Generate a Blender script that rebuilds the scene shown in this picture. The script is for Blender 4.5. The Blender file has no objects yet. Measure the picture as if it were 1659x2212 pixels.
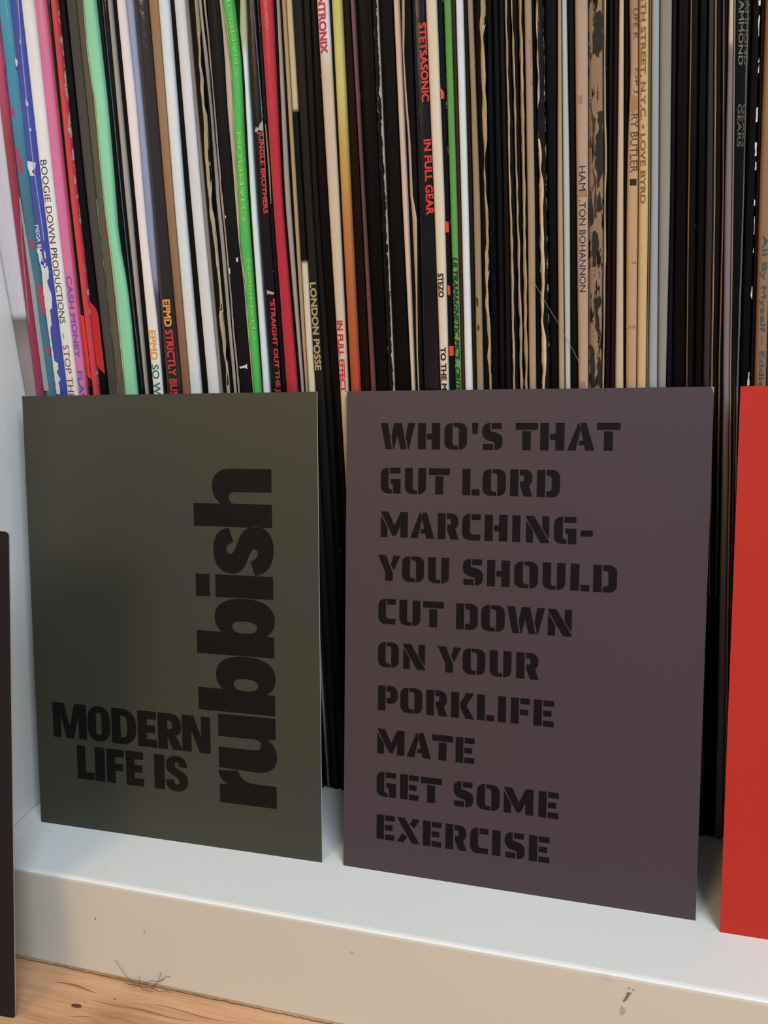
import bpy, bmesh, math, random
import numpy as np
from mathutils import Vector, Matrix

# ---------------------------------------------------------------- camera, world, lights, exposure
SC = bpy.context.scene
COL = SC.collection
MM = 0.001
CAM = dict(f=1846.9, yaw=-0.305432, pitch=0.294940, roll=-0.061921, x=205.588, y=-184.771, z=183.491)

def add_camera():
    c = bpy.data.cameras.new('camera'); o = bpy.data.objects.new('camera', c); COL.objects.link(o)
    cy, sy = math.cos(CAM['yaw']), math.sin(CAM['yaw']); cp, sp = math.cos(CAM['pitch']), math.sin(CAM['pitch'])
    cr, sr = math.cos(CAM['roll']), math.sin(CAM['roll'])
    fwd = Vector((sy*cp, cy*cp, -sp)); right = Vector((cy, -sy, 0)); up = right.cross(fwd)
    r2 = right*cr + up*sr; u2 = -right*sr + up*cr
    M = Matrix((r2, u2, -fwd)).transposed().to_4x4(); M.translation = Vector((CAM['x'], CAM['y'], CAM['z']))*MM
    o.matrix_world = M
    c.sensor_fit = 'VERTICAL'; c.sensor_height = 36.0; c.lens = CAM['f']/2212*36.0
    c.clip_start = 0.01; c.clip_end = 20
    SC.camera = o
add_camera()

w = bpy.data.worlds.new('room_light'); SC.world = w; w.use_nodes = True
bg = w.node_tree.nodes['Background']
_t = w.node_tree; _c = _t.nodes.new('ShaderNodeTexCoord'); _s = _t.nodes.new('ShaderNodeSeparateXYZ'); _r = _t.nodes.new('ShaderNodeValToRGB')
_m = _t.nodes.new('ShaderNodeMath'); _m.operation = 'MULTIPLY_ADD'; _m.inputs[1].default_value = .5; _m.inputs[2].default_value = .5
_t.links.new(_c.outputs['Generated'], _s.inputs[0]); _t.links.new(_s.outputs[2], _m.inputs[0]); _t.links.new(_m.outputs[0], _r.inputs[0]); _t.links.new(_r.outputs[0], bg.inputs[0])
_e = _r.color_ramp.elements                       # a dim room below a pale ceiling
_e[0].position = .45; _e[0].color = (0.05, 0.045, 0.04, 1); _e[1].position = .85; _e[1].color = (0.50, 0.52, 0.54, 1)
bg.inputs[1].default_value = 0.8

def area(name, loc, target, size, power, color, size_y=None):
    l = bpy.data.lights.new(name, 'AREA'); l.energy = power; l.color = color; l.size = size
    if size_y: l.shape = 'RECTANGLE'; l.size_y = size_y
    o = bpy.data.objects.new(name, l); COL.objects.link(o); o.location = loc
    o.rotation_euler = (Vector(target)-Vector(loc)).to_track_quat('-Z', 'Y').to_euler()
    return o
area('window_daylight', (0.95, -0.92, 1.25), (0.10, 0.03, 0.12), 0.8, 27.0, (0.69, 0.84, 1.0))
area('warm_room_lamp', (-0.21, -0.85, 0.66), (0.14, 0.0, 0.10), 0.34, 3.2, (1.0, 0.68, 0.33))

SC.view_settings.view_transform = 'Standard'; SC.view_settings.look = 'None'
SC.view_settings.gamma = 1.0; SC.view_settings.use_curve_mapping = False
SC.view_settings.exposure = 0.0

random.seed(7); RNG = np.random.default_rng(11)

# ---------------------------------------------------------------- helpers
def lin(h, k=1.0):
    h = h.lstrip('#'); v = [int(h[i:i+2], 16)/255 for i in (0, 2, 4)]
    return tuple(min(1, (c/12.92 if c <= .04045 else ((c+.055)/1.055)**2.4)*k) for c in v)+(1,)

def newmat(name):
    m = bpy.data.materials.new(name); m.use_nodes = True; nt = m.node_tree
    return m, nt, nt.nodes['Principled BSDF']

def N(nt, t, **kw):
    n = nt.nodes.new(t)
    for k, v in kw.items(): setattr(n, k, v)
    return n

def mathn(nt, op, a, b=None, c=None, clamp=False):
    n = N(nt, 'ShaderNodeMath', operation=op); n.use_clamp = clamp
    for i, x in enumerate((a, b, c)):
        if x is None: continue
        if isinstance(x, (int, float)): n.inputs[i].default_value = x
        else: nt.links.new(x, n.inputs[i])
    return n.outputs[0]

def mixc(nt, fac, a, b, mode='MIX'):
    n = N(nt, 'ShaderNodeMix', data_type='RGBA', blend_type=mode)
    for i, x in ((0, fac), (6, a), (7, b)):
        if isinstance(x, (int, float, tuple)): n.inputs[i].default_value = x
        else: nt.links.new(x, n.inputs[i])
    return n.outputs[2]

def noise(nt, vec, scale, detail=3, rough=.5, mapping=None):
    if mapping:
        m = N(nt, 'ShaderNodeMapping'); m.inputs['Scale'].default_value = mapping; nt.links.new(vec, m.inputs[0]); vec = m.outputs[0]
    n = N(nt, 'ShaderNodeTexNoise'); n.inputs['Scale'].default_value = scale; n.inputs['Detail'].default_value = detail
    n.inputs['Roughness'].default_value = rough; nt.links.new(vec, n.inputs['Vector'])
    return n.outputs['Fac']

def bump(nt, bs, h, strength, dist):
    b = N(nt, 'ShaderNodeBump'); b.inputs['Strength'].default_value = strength; b.inputs['Distance'].default_value = dist
    nt.links.new(h, b.inputs['Height']); nt.links.new(b.outputs[0], bs.inputs['Normal'])

def mat_plain(name, hexc, rough=.5, var=.06, scale=400, bmp=.1, spec=.5, k=1.0):
    m, nt, bs = newmat(name)
    co = N(nt, 'ShaderNodeTexCoord').outputs['Object']
    n = noise(nt, co, scale, 4)
    f = mathn(nt, 'MULTIPLY_ADD', n, 2*var, 1-var)
    c = N(nt, 'ShaderNodeCombineColor')
    for i in range(3): nt.links.new(f, c.inputs[i])
    nt.links.new(mixc(nt, 1.0, lin(hexc, k), c.outputs[0], 'MULTIPLY'), bs.inputs['Base Color'])
    bs.inputs['Roughness'].default_value = rough; bs.inputs['Specular IOR Level'].default_value = spec
    if bmp: bump(nt, bs, n, bmp, .0004)
    return m

def finish(name, me, mats, parent=None, smooth=False):
    o = bpy.data.objects.new(name, me); COL.objects.link(o)
    for m in (mats if isinstance(mats, (list, tuple)) else [mats]): me.materials.append(m)
    if parent: o.parent = parent
    if smooth:
        me.shade_smooth()
    return o

def tag(o, label=None, cat=None, group=None, kind=None):
    for k, v in (('label', label), ('category', cat), ('group', group), ('kind', kind)):
        if v: o[k] = v
    return o

def box(name, lo, hi, mat, parent=None, bevel=0.0, seg=2, origin=None):
    """lo, hi in mm (world)"""
    lo = Vector(lo)*MM; hi = Vector(hi)*MM
    org = Vector(origin)*MM if origin else Vector((0, 0, 0))
    bm = bmesh.new(); bmesh.ops.create_cube(bm, size=1)
    for v in bm.verts:
        v.co = Vector(((lo[i]+hi[i])/2+v.co[i]*(hi[i]-lo[i]) for i in range(3)))-org
    if bevel: bmesh.ops.bevel(bm, geom=bm.edges[:], offset=bevel*MM, segments=seg, affect='EDGES', profile=.5)
    me = bpy.data.meshes.new(name); bm.to_mesh(me); bm.free()
    o = finish(name, me, mat, parent); o.location = org
    return o

def fillet(pts, seg=5):
    """polygon of (x, y) or (x, y, radius) -> list of points with rounded corners"""
    out = []; n = len(pts)
    for i, p in enumerate(pts):
        if len(p) == 2 or p[2] == 0: out.append((p[0], p[1])); continue
        a = Vector(pts[i-1][:2]); b = Vector(p[:2]); c = Vector(pts[(i+1) % n][:2]); r = p[2]
        u = (a-b); v = (c-b); r = min(r, u.length*.499 if len(pts[i-1]) > 2 and pts[i-1][2] else u.length*.98, v.length*.499 if len(pts[(i+1) % n]) > 2 and pts[(i+1) % n][2] else v.length*.98)
        u.normalize(); v.normalize(); s = b+u*r; e = b+v*r
        for k in range(seg+1):
            t = k/seg; k1 = .55
            # cubic that stays close to a circular arc
            c1 = s+(b-s)*k1; c2 = e+(b-e)*k1
            q = s*(1-t)**3+c1*3*t*(1-t)**2+c2*3*t*t*(1-t)+e*t**3
            out.append((q.x, q.y))
    return out

def cubic(path, seg=10):
    """[(x,y), ('C', c1, c2, p), (x,y), ...] -> points"""
    out = []
    for p in path:
        if p[0] == 'C':
            a = Vector(out[-1]); c1, c2, e = (Vector(q) for q in p[1:])
            for k in range(1, seg+1):
                t = k/seg; q = a*(1-t)**3+c1*3*t*(1-t)**2+c2*3*t*t*(1-t)+e*t**3
                out.append((q.x, q.y))
        else: out.append(tuple(p))
    return out

def filled(name, polys, mat, parent, z0, thick):
    """polys in mm in the parent's local xy plane, holes allowed; print raised from z0 by thick (mm)"""
    cu = bpy.data.curves.new(name, 'CURVE'); cu.dimensions = '2D'; cu.fill_mode = 'BOTH'; cu.extrude = thick/2*MM
    for pl in polys:
        s = cu.splines.new('POLY'); s.points.add(len(pl)-1)
        for q, p in zip(s.points, pl): q.co = (p[0]*MM, p[1]*MM, 0, 1)
        s.use_cyclic_u = True
    t = bpy.data.objects.new('tmp', cu); COL.objects.link(t)
    dg = bpy.context.evaluated_depsgraph_get(); me = bpy.data.meshes.new_from_object(t.evaluated_get(dg))
    bpy.data.objects.remove(t); bpy.data.curves.remove(cu)
    me.transform(Matrix.Translation((0, 0, (z0+thick/2)*MM)))
    me.materials.clear()
    return finish(name, me, mat, parent)

# ---------------------------------------------------------------- the setting
def mat_wood():
    m, nt, bs = newmat('pine_wood')
    co = N(nt, 'ShaderNodeTexCoord').outputs['Object']
    n1 = noise(nt, co, 9, 5, .6, (1, 9, 9)); n2 = noise(nt, co, 60, 6, .65, (1, 22, 22)); n3 = noise(nt, co, 14, 3, .5)
    r = N(nt, 'ShaderNodeValToRGB'); e = r.color_ramp.elements
    e[0].position = .25; e[0].color = lin('8c5c3a'); e[1].position = .7; e[1].color = lin('e0b48a')
    x = e.new(.5); x.color = lin('cf9c70')
    s = mathn(nt, 'ADD', mathn(nt, 'MULTIPLY', n1, .6), mathn(nt, 'MULTIPLY', n2, .4)); nt.links.new(s, r.inputs[0])
    dirt = N(nt, 'ShaderNodeMapRange'); nt.links.new(n3, dirt.inputs[0]); dirt.inputs[1].default_value = .3; dirt.inputs[2].default_value = .48
    nt.links.new(mixc(nt, dirt.outputs[0], lin('94683f'), r.outputs[0]), bs.inputs['Base Color'])
    bs.inputs['Roughness'].default_value = .5; bump(nt, bs, n2, .25, .0006)
    return m
def mat_white(name, hexc='e6e4dc', rough=.42):
    m, nt, bs = newmat(name)
    co = N(nt, 'ShaderNodeTexCoord').outputs['Object']
    n1 = noise(nt, co, 18, 4); n2 = noise(nt, co, 900, 3); n3 = noise(nt, co, 70, 5, .7)
    f = mathn(nt, 'MULTIPLY_ADD', n1, .06, .96); sp = N(nt, 'ShaderNodeMapRange'); nt.links.new(n3, sp.inputs[0])
    sp.inputs[1].default_value = .26; sp.inputs[2].default_value = .33; sp.inputs[3].default_value = .93
    f = mathn(nt, 'MULTIPLY', f, sp.outputs[0]); c = N(nt, 'ShaderNodeCombineColor')
    for i in range(3): nt.links.new(f, c.inputs[i])
    nt.links.new(mixc(nt, 1.0, lin(hexc), c.outputs[0], 'MULTIPLY'), bs.inputs['Base Color'])
    bs.inputs['Roughness'].default_value = rough; bump(nt, bs, n2, .12, .0003)
    return m
WOOD = mat_wood(); WHITE = mat_white('white_laminate'); WALLM = mat_plain('wall_paint', 'cfc8ba', .8)
FLOOR_Z = -37.5
floor = bpy.data.objects.new('floor', None); COL.objects.link(floor); floor.location = (0.2, 0, FLOOR_Z*MM)
tag(floor, 'pine board floor under the white shelving unit', None, None, 'structure')
for i in range(9):
    y1 = 38-i*118
    lo = (-700+random.uniform(-60, 60), y1-117.2, FLOOR_Z-22); hi = (1100+random.uniform(-60, 60), y1, FLOOR_Z)
    o = box('plank', lo, hi, WOOD, None, .5, 2, origin=((lo[0]+hi[0])/2, (lo[1]+hi[1])/2, FLOOR_Z-11))
    o.parent = floor; o.matrix_parent_inverse = Matrix.Translation(-floor.location)
for i in range(4):
    y0 = 38+i*118
    lo = (-680+random.uniform(-60, 60), y0+.8, FLOOR_Z-22); hi = (1080, y0+118, FLOOR_Z)
    o = box('plank', lo, hi, WOOD, None, .5, 2, origin=((lo[0]+hi[0])/2, (lo[1]+hi[1])/2, FLOOR_Z-11))
    o.parent = floor; o.matrix_parent_inverse = Matrix.Translation(-floor.location)
wall = box('wall_back', (-700, 420, FLOOR_Z), (1080, 440, 1400), WALLM, None, 0, 2, origin=(190, 430, FLOOR_Z))
tag(wall, 'plain wall behind the shelving unit', None, None, 'structure')

# ---------------------------------------------------------------- shelving unit
shelf = bpy.data.objects.new('shelving_unit', None); COL.objects.link(shelf); shelf.location = (0.1675, 0.195, FLOOR_Z*MM)
tag(shelf, 'white laminated shelving unit standing on the pine floor and holding the records', 'shelf')
def shelf_part(name, lo, hi, bev=1.0):
    o = box(name, lo, hi, WHITE, None, bev, 3, origin=((lo[0]+hi[0])/2, (lo[1]+hi[1])/2, lo[2]))
    o.parent = shelf; o.matrix_parent_inverse = Matrix.Translation(-shelf.location); return o
bb = shelf_part('bottom_board', (-38, 0, FLOOR_Z+.02), (373, 390, 0), 1.35)
bb.data.materials.append(mat_white('front_edge_band', 'd2cbbb', .45))     # the front edge band is a little yellowed
for p_ in bb.data.polygons:
    if p_.normal.y < -.9: p_.material_index = 1
shelf_part('side_panel', (-38, 1.5, 0.05), (0, 390, 336))
shelf_part('side_panel', (335, 1.5, 0.05), (373, 390, 336))
shelf_part('top_board', (-38, 0, 336.05), (373, 390, 374))

KNOT = mat_plain('wood_knot', '5a3a22', .6, .25, 900); STREAK = mat_plain('wood_streak', '9a6a44', .6, .2, 500)
def wood_mark(name, pts, mat):
    org = Vector(pts[0]); me = bpy.data.meshes.new(name)
    me.from_pydata([((p[0]-org.x)*MM, (p[1]-org.y)*MM, 0) for p in pts], [], [list(range(len(pts)))]); me.update()
    o = finish(name, me, mat); o.location = (org.x*MM, org.y*MM, (FLOOR_Z+.03)*MM); o.parent = PLANK0
    o.matrix_parent_inverse = Matrix.Translation(-Vector(PLANK0.location))
PLANK0 = [c for c in floor.children if c.name == 'plank'][0]
def ell(cx, cy, rx, ry, n=16, j=.15):
    return [(cx+rx*(1+random.uniform(-j, j))*math.cos(2*math.pi*k/n), cy+ry*(1+random.uniform(-j, j))*math.sin(2*math.pi*k/n)) for k in range(n)]
def streak(pts, w):
    up = [(x, y+w*math.sin(math.pi*k/(len(pts)-1))*random.uniform(.6, 1)+.02) for k, (x, y) in enumerate(pts)]
    return up+[(x, y-w*math.sin(math.pi*k/(len(pts)-1))*random.uniform(.6, 1)-.02) for k, (x, y) in enumerate(pts)][::-1]
wood_mark('wood_knot', ell(39.8, -12.4, 1.9, .75), KNOT)
wood_mark('grain_streak', streak([(40+q*1.1, -16.6+1.4*math.sin(q*.28)) for q in range(11)], .16), STREAK)
wood_mark('grain_streak', streak([(43+q*2.2, -9.4-.25*math.sin(q*.6)+.02*q) for q in range(18)], .38), STREAK)
wood_mark('grain_streak', streak([(26+q*1.6, -6.2+.5*math.sin(q*.4)) for q in range(12)], .5), STREAK)
wood_mark('grain_streak', streak([(60+q*2.4, -6.5+.4*math.sin(q*.5)) for q in range(15)], .22), STREAK)
wood_mark('pin_hole', ell(50.4, -7.4, .3, .25, 8), KNOT)
# marks on the front edge of the bottom board
SCUFF = mat_plain('scuff', '7d7260', .7); DARKDOT = mat_plain('dark_dot', '2e2824', .8); FAINT = mat_plain('faint_scuff', 'b4a88f', .6)
def front_mark(name, poly, mat):
    me = bpy.data.meshes.new(name)
    n = len(poly); org = Vector((sum(p[0] for p in poly)/n, 0, sum(p[1] for p in poly)/n))
    v = [((p[0]-org.x)*MM, -.03*MM, (p[1]-org.z)*MM) for p in poly]
    me.from_pydata(v, [], [list(range(n))]); me.update()
    o = finish(name, me, mat); o.location = org*MM; o.parent = bb; o.matrix_parent_inverse = bb_inv(); return o
def bb_inv():
    return Matrix.Translation(-(Vector(bb.location)))
def blob(cx, cz, rx, rz, n=9, j=.25, tilt=0):
    out = []
    for k in range(n):
        a = 2*math.pi*k/n; r = 1+random.uniform(-j, j); x = rx*r*math.cos(a); z = rz*r*math.sin(a)
        out.append((cx+x*math.cos(tilt)-z*math.sin(tilt), cz+x*math.sin(tilt)+z*math.cos(tilt)))
    return out
front_mark('nail_dot', blob(42.4, -14.6, .28, .28, 10, .1), DARKDOT)
front_mark('dent', blob(60.1, -15.9, .3, .9), FAINT)
front_mark('dent', blob(129.4, -8.9, .8, .25, 9, .3, -.6), FAINT)
front_mark('scuff', [(206.9, -4.9), (205.6, -5.0), (205.4, -6.1), (204.6, -8.2), (204.9, -8.5), (205.6, -7.7), (206.3, -6.0)], SCUFF)
front_mark('scuff', blob(206.1, -3.6, .3, .2), SCUFF); front_mark('scuff', blob(207.2, -3.9, .35, .18), SCUFF)
front_mark('scuff', blob(204.6, -11.6, .7, 1.5), FAINT)
def top_speck(x, y, rx, ry, mat):
    pts = blob(x, y, rx, ry, 8, .3); me = bpy.data.meshes.new('speck')
    me.from_pydata([((p[0]-x)*MM, (p[1]-y)*MM, 0) for p in pts], [], [list(range(8))]); me.update()
    o = finish('speck', me, mat); o.location = (x*MM, y*MM, .04*MM); o.parent = bb; o.matrix_parent_inverse = bb_inv()
top_speck(14.0, 18.9, .3, .2, DARKDOT); top_speck(62, 16.5, .15, .12, SCUFF); top_speck(51, 7.2, .2, .12, SCUFF)
for _ in range(14): top_speck(random.uniform(30, 230), random.uniform(3, 20), random.uniform(.1, .35), random.uniform(.06, .14), FAINT)

# ---------------------------------------------------------------- record sleeves
ZS = [0, 40, 80, 120, 140, 147, 154, 161, 168, 175, 182, 189, 196, 203, 210, 217, 224, 231, 238, 245, 252, 259, 266, 273, 280, 287, 294, 301, 308, 315, 315]
RECORDS = [  # tan and cream tones on the right are darkened for weaker light there
  ('pale_photo', 'pale lilac record sleeve with a photo band, against the white side panel', [0.6, 0.6, 0.6, 0.6, 0.6, 0.6, 0.6, 0.6, 0.6, 0.6, 0.6, 0.6, 0.6, 1.01, 1.49, 2.0, 2.52, 3.05, 3.57, 4.09, 4.62, 5.14, 5.64, 6.13, 6.61, 7.09, 7.57, 8.05, 8.53, 8.91, 9.01], [(0, 'b9a6a2'), (130, 'a58d88'), (158.33, '9c8480'), (169.09, '7c625f'), (170.61, 'd4c8cc'), (320, 'dcd4da')], 0, 0.25, 0.3),
  ('maroon', 'maroon record sleeve, second from the white side panel', [1.15, 1.15, 1.54, 3.75, 5.06, 5.64, 6.04, 6.44, 6.85, 7.25, 7.65, 8.05, 8.45, 8.86, 9.29, 9.74, 10.2, 10.66, 11.13, 11.59, 12.05, 12.51, 12.96, 13.39, 13.82, 14.25, 14.68, 15.11, 15.53, 15.88, 15.96], [(0, '9c1f45'), (200, 'a02348'), (225, 'a8343f'), (250, 'd04a78')], 0.12, 0.2, 0),
  ('teal', 'teal record sleeve with pink and red blotches beside the blue one', [1.7, 2.42, 4.89, 7.12, 8.44, 9.0, 9.37, 9.73, 10.08, 10.44, 10.79, 11.15, 11.51, 11.88, 12.32, 12.82, 13.34, 13.86, 14.38, 14.9, 15.42, 15.94, 16.41, 16.85, 17.29, 17.72, 18.15, 18.58, 19.02, 19.36, 19.45], [(0, '3f7482'), (205, '3c7386'), (260, '3b9fc0')], 0.05, 0.2, 0.3),
  ('blue', 'cobalt blue record sleeve with its spine chipped white', [5.42, 7.37, 9.81, 12.0, 13.3, 13.85, 14.2, 14.54, 14.88, 15.22, 15.56, 15.9, 16.24, 16.6, 17.04, 17.55, 18.07, 18.6, 19.12, 19.64, 20.17, 20.68, 21.15, 21.58, 22.01, 22.43, 22.86, 23.29, 23.71, 24.05, 24.14], [(0, '3b449c'), (320, '4550b0')], 0.25, 0.2, 0),
  ('white_typewriter', 'white record sleeve with spaced typewriter lettering beside the pink sleeve', [10.52, 12.35, 14.65, 16.72, 17.94, 18.47, 18.83, 19.17, 19.52, 19.87, 20.21, 20.56, 20.9, 21.26, 21.68, 22.13, 22.6, 23.06, 23.53, 24.0, 24.46, 24.92, 25.35, 25.75, 26.16, 26.56, 26.96, 27.36, 27.76, 28.09, 28.17], [(0, 'dcd6cc'), (150, 'e2dcd2'), (320, 'e6ecee')], 0.02, 0.3, -0.5),
  ('pink', 'bright pink record sleeve with purple capitals on the spine', [14.59, 16.46, 18.8, 20.9, 22.15, 22.69, 23.05, 23.41, 23.76, 24.12, 24.47, 24.82, 25.18, 25.55, 25.97, 26.43, 26.91, 27.38, 27.85, 28.32, 28.8, 29.26, 29.69, 30.1, 30.51, 30.92, 31.33, 31.74, 32.15, 32.48, 32.56], [(0, 'd268a0'), (240, 'de6c9c'), (320, 'e07aa8')], 0.02, 0.25, 0),
  ('thin_crimson', 'very thin crimson sleeve edge just right of the pink sleeve', [17.0, 19.03, 21.57, 23.85, 25.21, 25.8, 26.22, 26.63, 27.04, 27.45, 27.86, 28.27, 28.68, 29.1, 29.55, 30.03, 30.51, 31.0, 31.48, 31.97, 32.45, 32.93, 33.38, 33.83, 34.27, 34.72, 35.16, 35.61, 36.05, 36.41, 36.5], [(0, 'b02840'), (320, 'c04050')], 0.02, 0.3, 0.6),
  ('glossy_black', 'thin glossy black sleeve with a red panel, left of the scuffed red sleeve', [17.82, 19.82, 22.34, 24.6, 25.94, 26.55, 26.99, 27.43, 27.88, 28.32, 28.76, 29.21, 29.65, 30.09, 30.53, 30.97, 31.4, 31.84, 32.27, 32.71, 33.14, 33.58, 34.02, 34.46, 34.9, 35.34, 35.77, 36.21, 36.65, 37.01, 37.09], [(0, '15131a'), (320, '1c1922')], 0.05, 0.12, 0.2),
  ('scuffed_red', 'red record sleeve with a white scuffed edge beside the black sleeve', [20.5, 22.34, 24.65, 26.73, 27.96, 28.49, 28.83, 29.16, 29.49, 29.82, 30.15, 30.48, 30.81, 31.16, 31.59, 32.07, 32.56, 33.05, 33.53, 34.02, 34.51, 34.98, 35.41, 35.82, 36.22, 36.62, 37.03, 37.43, 37.84, 38.16, 38.24], [(0, 'd8282a'), (320, 'cc3442')], 0.5, 0.3, -0.3),
  ('black_red_diagonal', 'matt black record sleeve with a red diagonal panel low on the spine', [22.59, 24.45, 26.78, 28.88, 30.12, 30.66, 31.02, 31.37, 31.73, 32.08, 32.43, 32.79, 33.14, 33.51, 33.94, 34.4, 34.87, 35.34, 35.8, 36.27, 36.74, 37.2, 37.62, 38.03, 38.44, 38.85, 39.25, 39.66, 40.07, 40.39, 40.47], [(0, '141316'), (320, '16151c')], 0.03, 0.5, 0.4),
  ('grey_brown', 'wide grey-brown record sleeve left of the olive one', [26.84, 28.47, 30.49, 32.32, 33.4, 33.87, 34.18, 34.49, 34.8, 35.11, 35.42, 35.73, 36.04, 36.37, 36.74, 37.14, 37.55, 37.95, 38.36, 38.76, 39.17, 39.56, 39.93, 40.28, 40.64, 40.99, 41.35, 41.7, 42.06, 42.34, 42.41], [(0, '4d463e'), (320, '554d49')], 0.03, 0.7, 0.6),
  ('olive', 'dull olive record sleeve touching the mint green sleeve', [30.36, 31.99, 34.03, 35.86, 36.95, 37.43, 37.75, 38.08, 38.4, 38.72, 39.04, 39.37, 39.69, 40.02, 40.4, 40.79, 41.18, 41.58, 41.98, 42.37, 42.77, 43.15, 43.52, 43.88, 44.23, 44.59, 44.95, 45.3, 45.66, 45.94, 46.02], [(0, '5c5847'), (320, '5b5845')], 0.08, 0.7, 0.4),
  ('mint', 'mint green record sleeve with a browned left edge', [34.61, 36.03, 37.81, 39.41, 40.36, 40.81, 41.16, 41.51, 41.88, 42.26, 42.59, 42.83, 42.99, 43.12, 43.45, 43.92, 44.42, 44.81, 44.86, 44.89, 45.41, 46.03, 46.41, 46.72, 47.04, 47.35, 47.66, 47.97, 48.28, 48.53, 48.59], [(0, '7cc48c'), (320, '84dcae')], 0.28, 0.4, -0.5),
  ('dark_green', 'near-black green sleeve added for the shaded side of the mint green sleeve', [39.44, 40.76, 42.4, 43.88, 44.77, 45.23, 45.64, 46.07, 46.44, 46.68, 46.58, 46.13, 46.25, 46.84, 47.43, 47.95, 48.43, 48.86, 49.14, 49.36, 49.57, 49.81, 50.08, 50.37, 50.66, 50.94, 51.23, 51.52, 51.81, 52.04, 52.09], [(0, '101412'), (250, '14261e')], 0.05, 0.3, 0.8),  # shaded side of the mint sleeve, built as a dark sleeve of its own
  ('black_shiny_line', 'black sleeve with a painted gloss line, second right of the mint green sleeve', [40.86, 42.25, 43.99, 45.56, 46.48, 46.89, 47.16, 47.43, 47.7, 47.97, 48.24, 48.52, 48.79, 49.07, 49.39, 49.73, 50.08, 50.42, 50.76, 51.1, 51.44, 51.78, 52.09, 52.39, 52.69, 53.0, 53.3, 53.61, 53.91, 54.16, 54.22], [(0, '131317'), (320, '16181e')], 0.08, 0.12, 0.5),
  ('grey_inner', 'thin grey card sleeve edge between two black sleeves, left of the cream one', [41.57, 43.16, 45.15, 46.94, 48.0, 48.45, 48.73, 49.01, 49.29, 49.57, 49.85, 50.12, 50.4, 50.71, 51.1, 51.52, 51.95, 52.38, 52.81, 53.24, 53.66, 54.06, 54.42, 54.77, 55.12, 55.47, 55.82, 56.16, 56.51, 56.79, 56.86], [(0, '9a9084'), (320, 'a59c94')], 0.1, 0.8, -0.2),
  ('black_beside_cream', 'black sleeve touching the left of the cream sleeve with ochre letters', [42.12, 43.71, 45.8, 47.71, 48.85, 49.36, 49.75, 50.14, 50.52, 50.91, 51.29, 51.68, 52.07, 52.45, 52.81, 53.17, 53.52, 53.87, 54.23, 54.58, 54.94, 55.3, 55.67, 56.04, 56.41, 56.78, 57.15, 57.52, 57.89, 58.19, 58.27], [(0, '141216'), (320, '17151b')], 0.05, 0.5, 0.7),
  ('cream_ochre_text', 'cream record sleeve with ochre then green lettering low on the spine', [44.55, 46.13, 48.11, 49.89, 50.95, 51.42, 51.77, 52.12, 52.48, 52.83, 53.18, 53.53, 53.88, 54.23, 54.57, 54.91, 55.25, 55.59, 55.93, 56.27, 56.61, 56.96, 57.3, 57.65, 57.99, 58.34, 58.68, 59.03, 59.38, 59.65, 59.72], [(0, 'e4d8c4'), (320, 'e8dde0')], 0.03, 0.35, -0.4),
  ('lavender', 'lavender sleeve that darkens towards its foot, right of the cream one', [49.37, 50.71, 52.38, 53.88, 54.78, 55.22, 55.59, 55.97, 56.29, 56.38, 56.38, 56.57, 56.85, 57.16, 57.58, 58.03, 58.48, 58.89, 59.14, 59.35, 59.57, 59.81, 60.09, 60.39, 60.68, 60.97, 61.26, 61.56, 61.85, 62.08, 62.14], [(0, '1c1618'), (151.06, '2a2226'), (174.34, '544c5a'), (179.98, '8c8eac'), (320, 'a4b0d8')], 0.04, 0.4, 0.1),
  ('black_wrinkled', 'crinkled shiny black sleeve with orange and red capitals', [49.92, 51.26, 52.93, 54.43, 55.54, 56.1, 56.54, 56.99, 57.44, 57.89, 58.34, 58.78, 59.23, 59.66, 60.0, 60.31, 60.63, 60.94, 61.26, 61.57, 61.9, 62.24, 62.62, 63.0, 63.39, 63.78, 64.16, 64.55, 64.94, 65.24, 65.32], [(0, '1b171b'), (320, '4a4444')], 0.1, 0.1, 0.2),
  ('tan_brown', 'tan brown record sleeve between the crinkled black and the icy white', [55.42, 56.89, 58.73, 60.38, 61.36, 61.79, 62.09, 62.38, 62.67, 62.96, 63.25, 63.54, 63.83, 64.14, 64.48, 64.84, 65.2, 65.56, 65.91, 66.27, 66.62, 66.96, 67.29, 67.61, 67.93, 68.25, 68.58, 68.9, 69.22, 69.48, 69.54], [(0, '7e5040'), (150, '8a5c48'), (200, '94704e'), (320, 'a8845c')], 0.05, 0.6, 0.2),
  ('icy_white', 'icy white record sleeve right of the tan brown one', [58.37, 59.9, 61.81, 63.53, 64.55, 64.99, 65.3, 65.6, 65.91, 66.21, 66.52, 66.82, 67.13, 67.45, 67.8, 68.17, 68.54, 68.91, 69.28, 69.65, 70.01, 70.36, 70.7, 71.03, 71.37, 71.7, 72.04, 72.37, 72.71, 72.97, 73.04], [(0, 'd0ccc4'), (150, 'd4d4d0'), (320, 'dcecf2')], 0.02, 0.35, -0.4),
  ('black_hairline', 'black sleeve with fine scratches between two white sleeves', [62.79, 64.18, 65.92, 67.49, 68.41, 68.81, 69.07, 69.33, 69.58, 69.84, 70.1, 70.35, 70.61, 70.89, 71.23, 71.59, 71.95, 72.31, 72.67, 73.03, 73.38, 73.71, 74.02, 74.33, 74.63, 74.94, 75.24, 75.55, 75.85, 76.09, 76.15], [(0, '15130f'), (320, '17151a')], 0.1, 0.5, 0.7),
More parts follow.
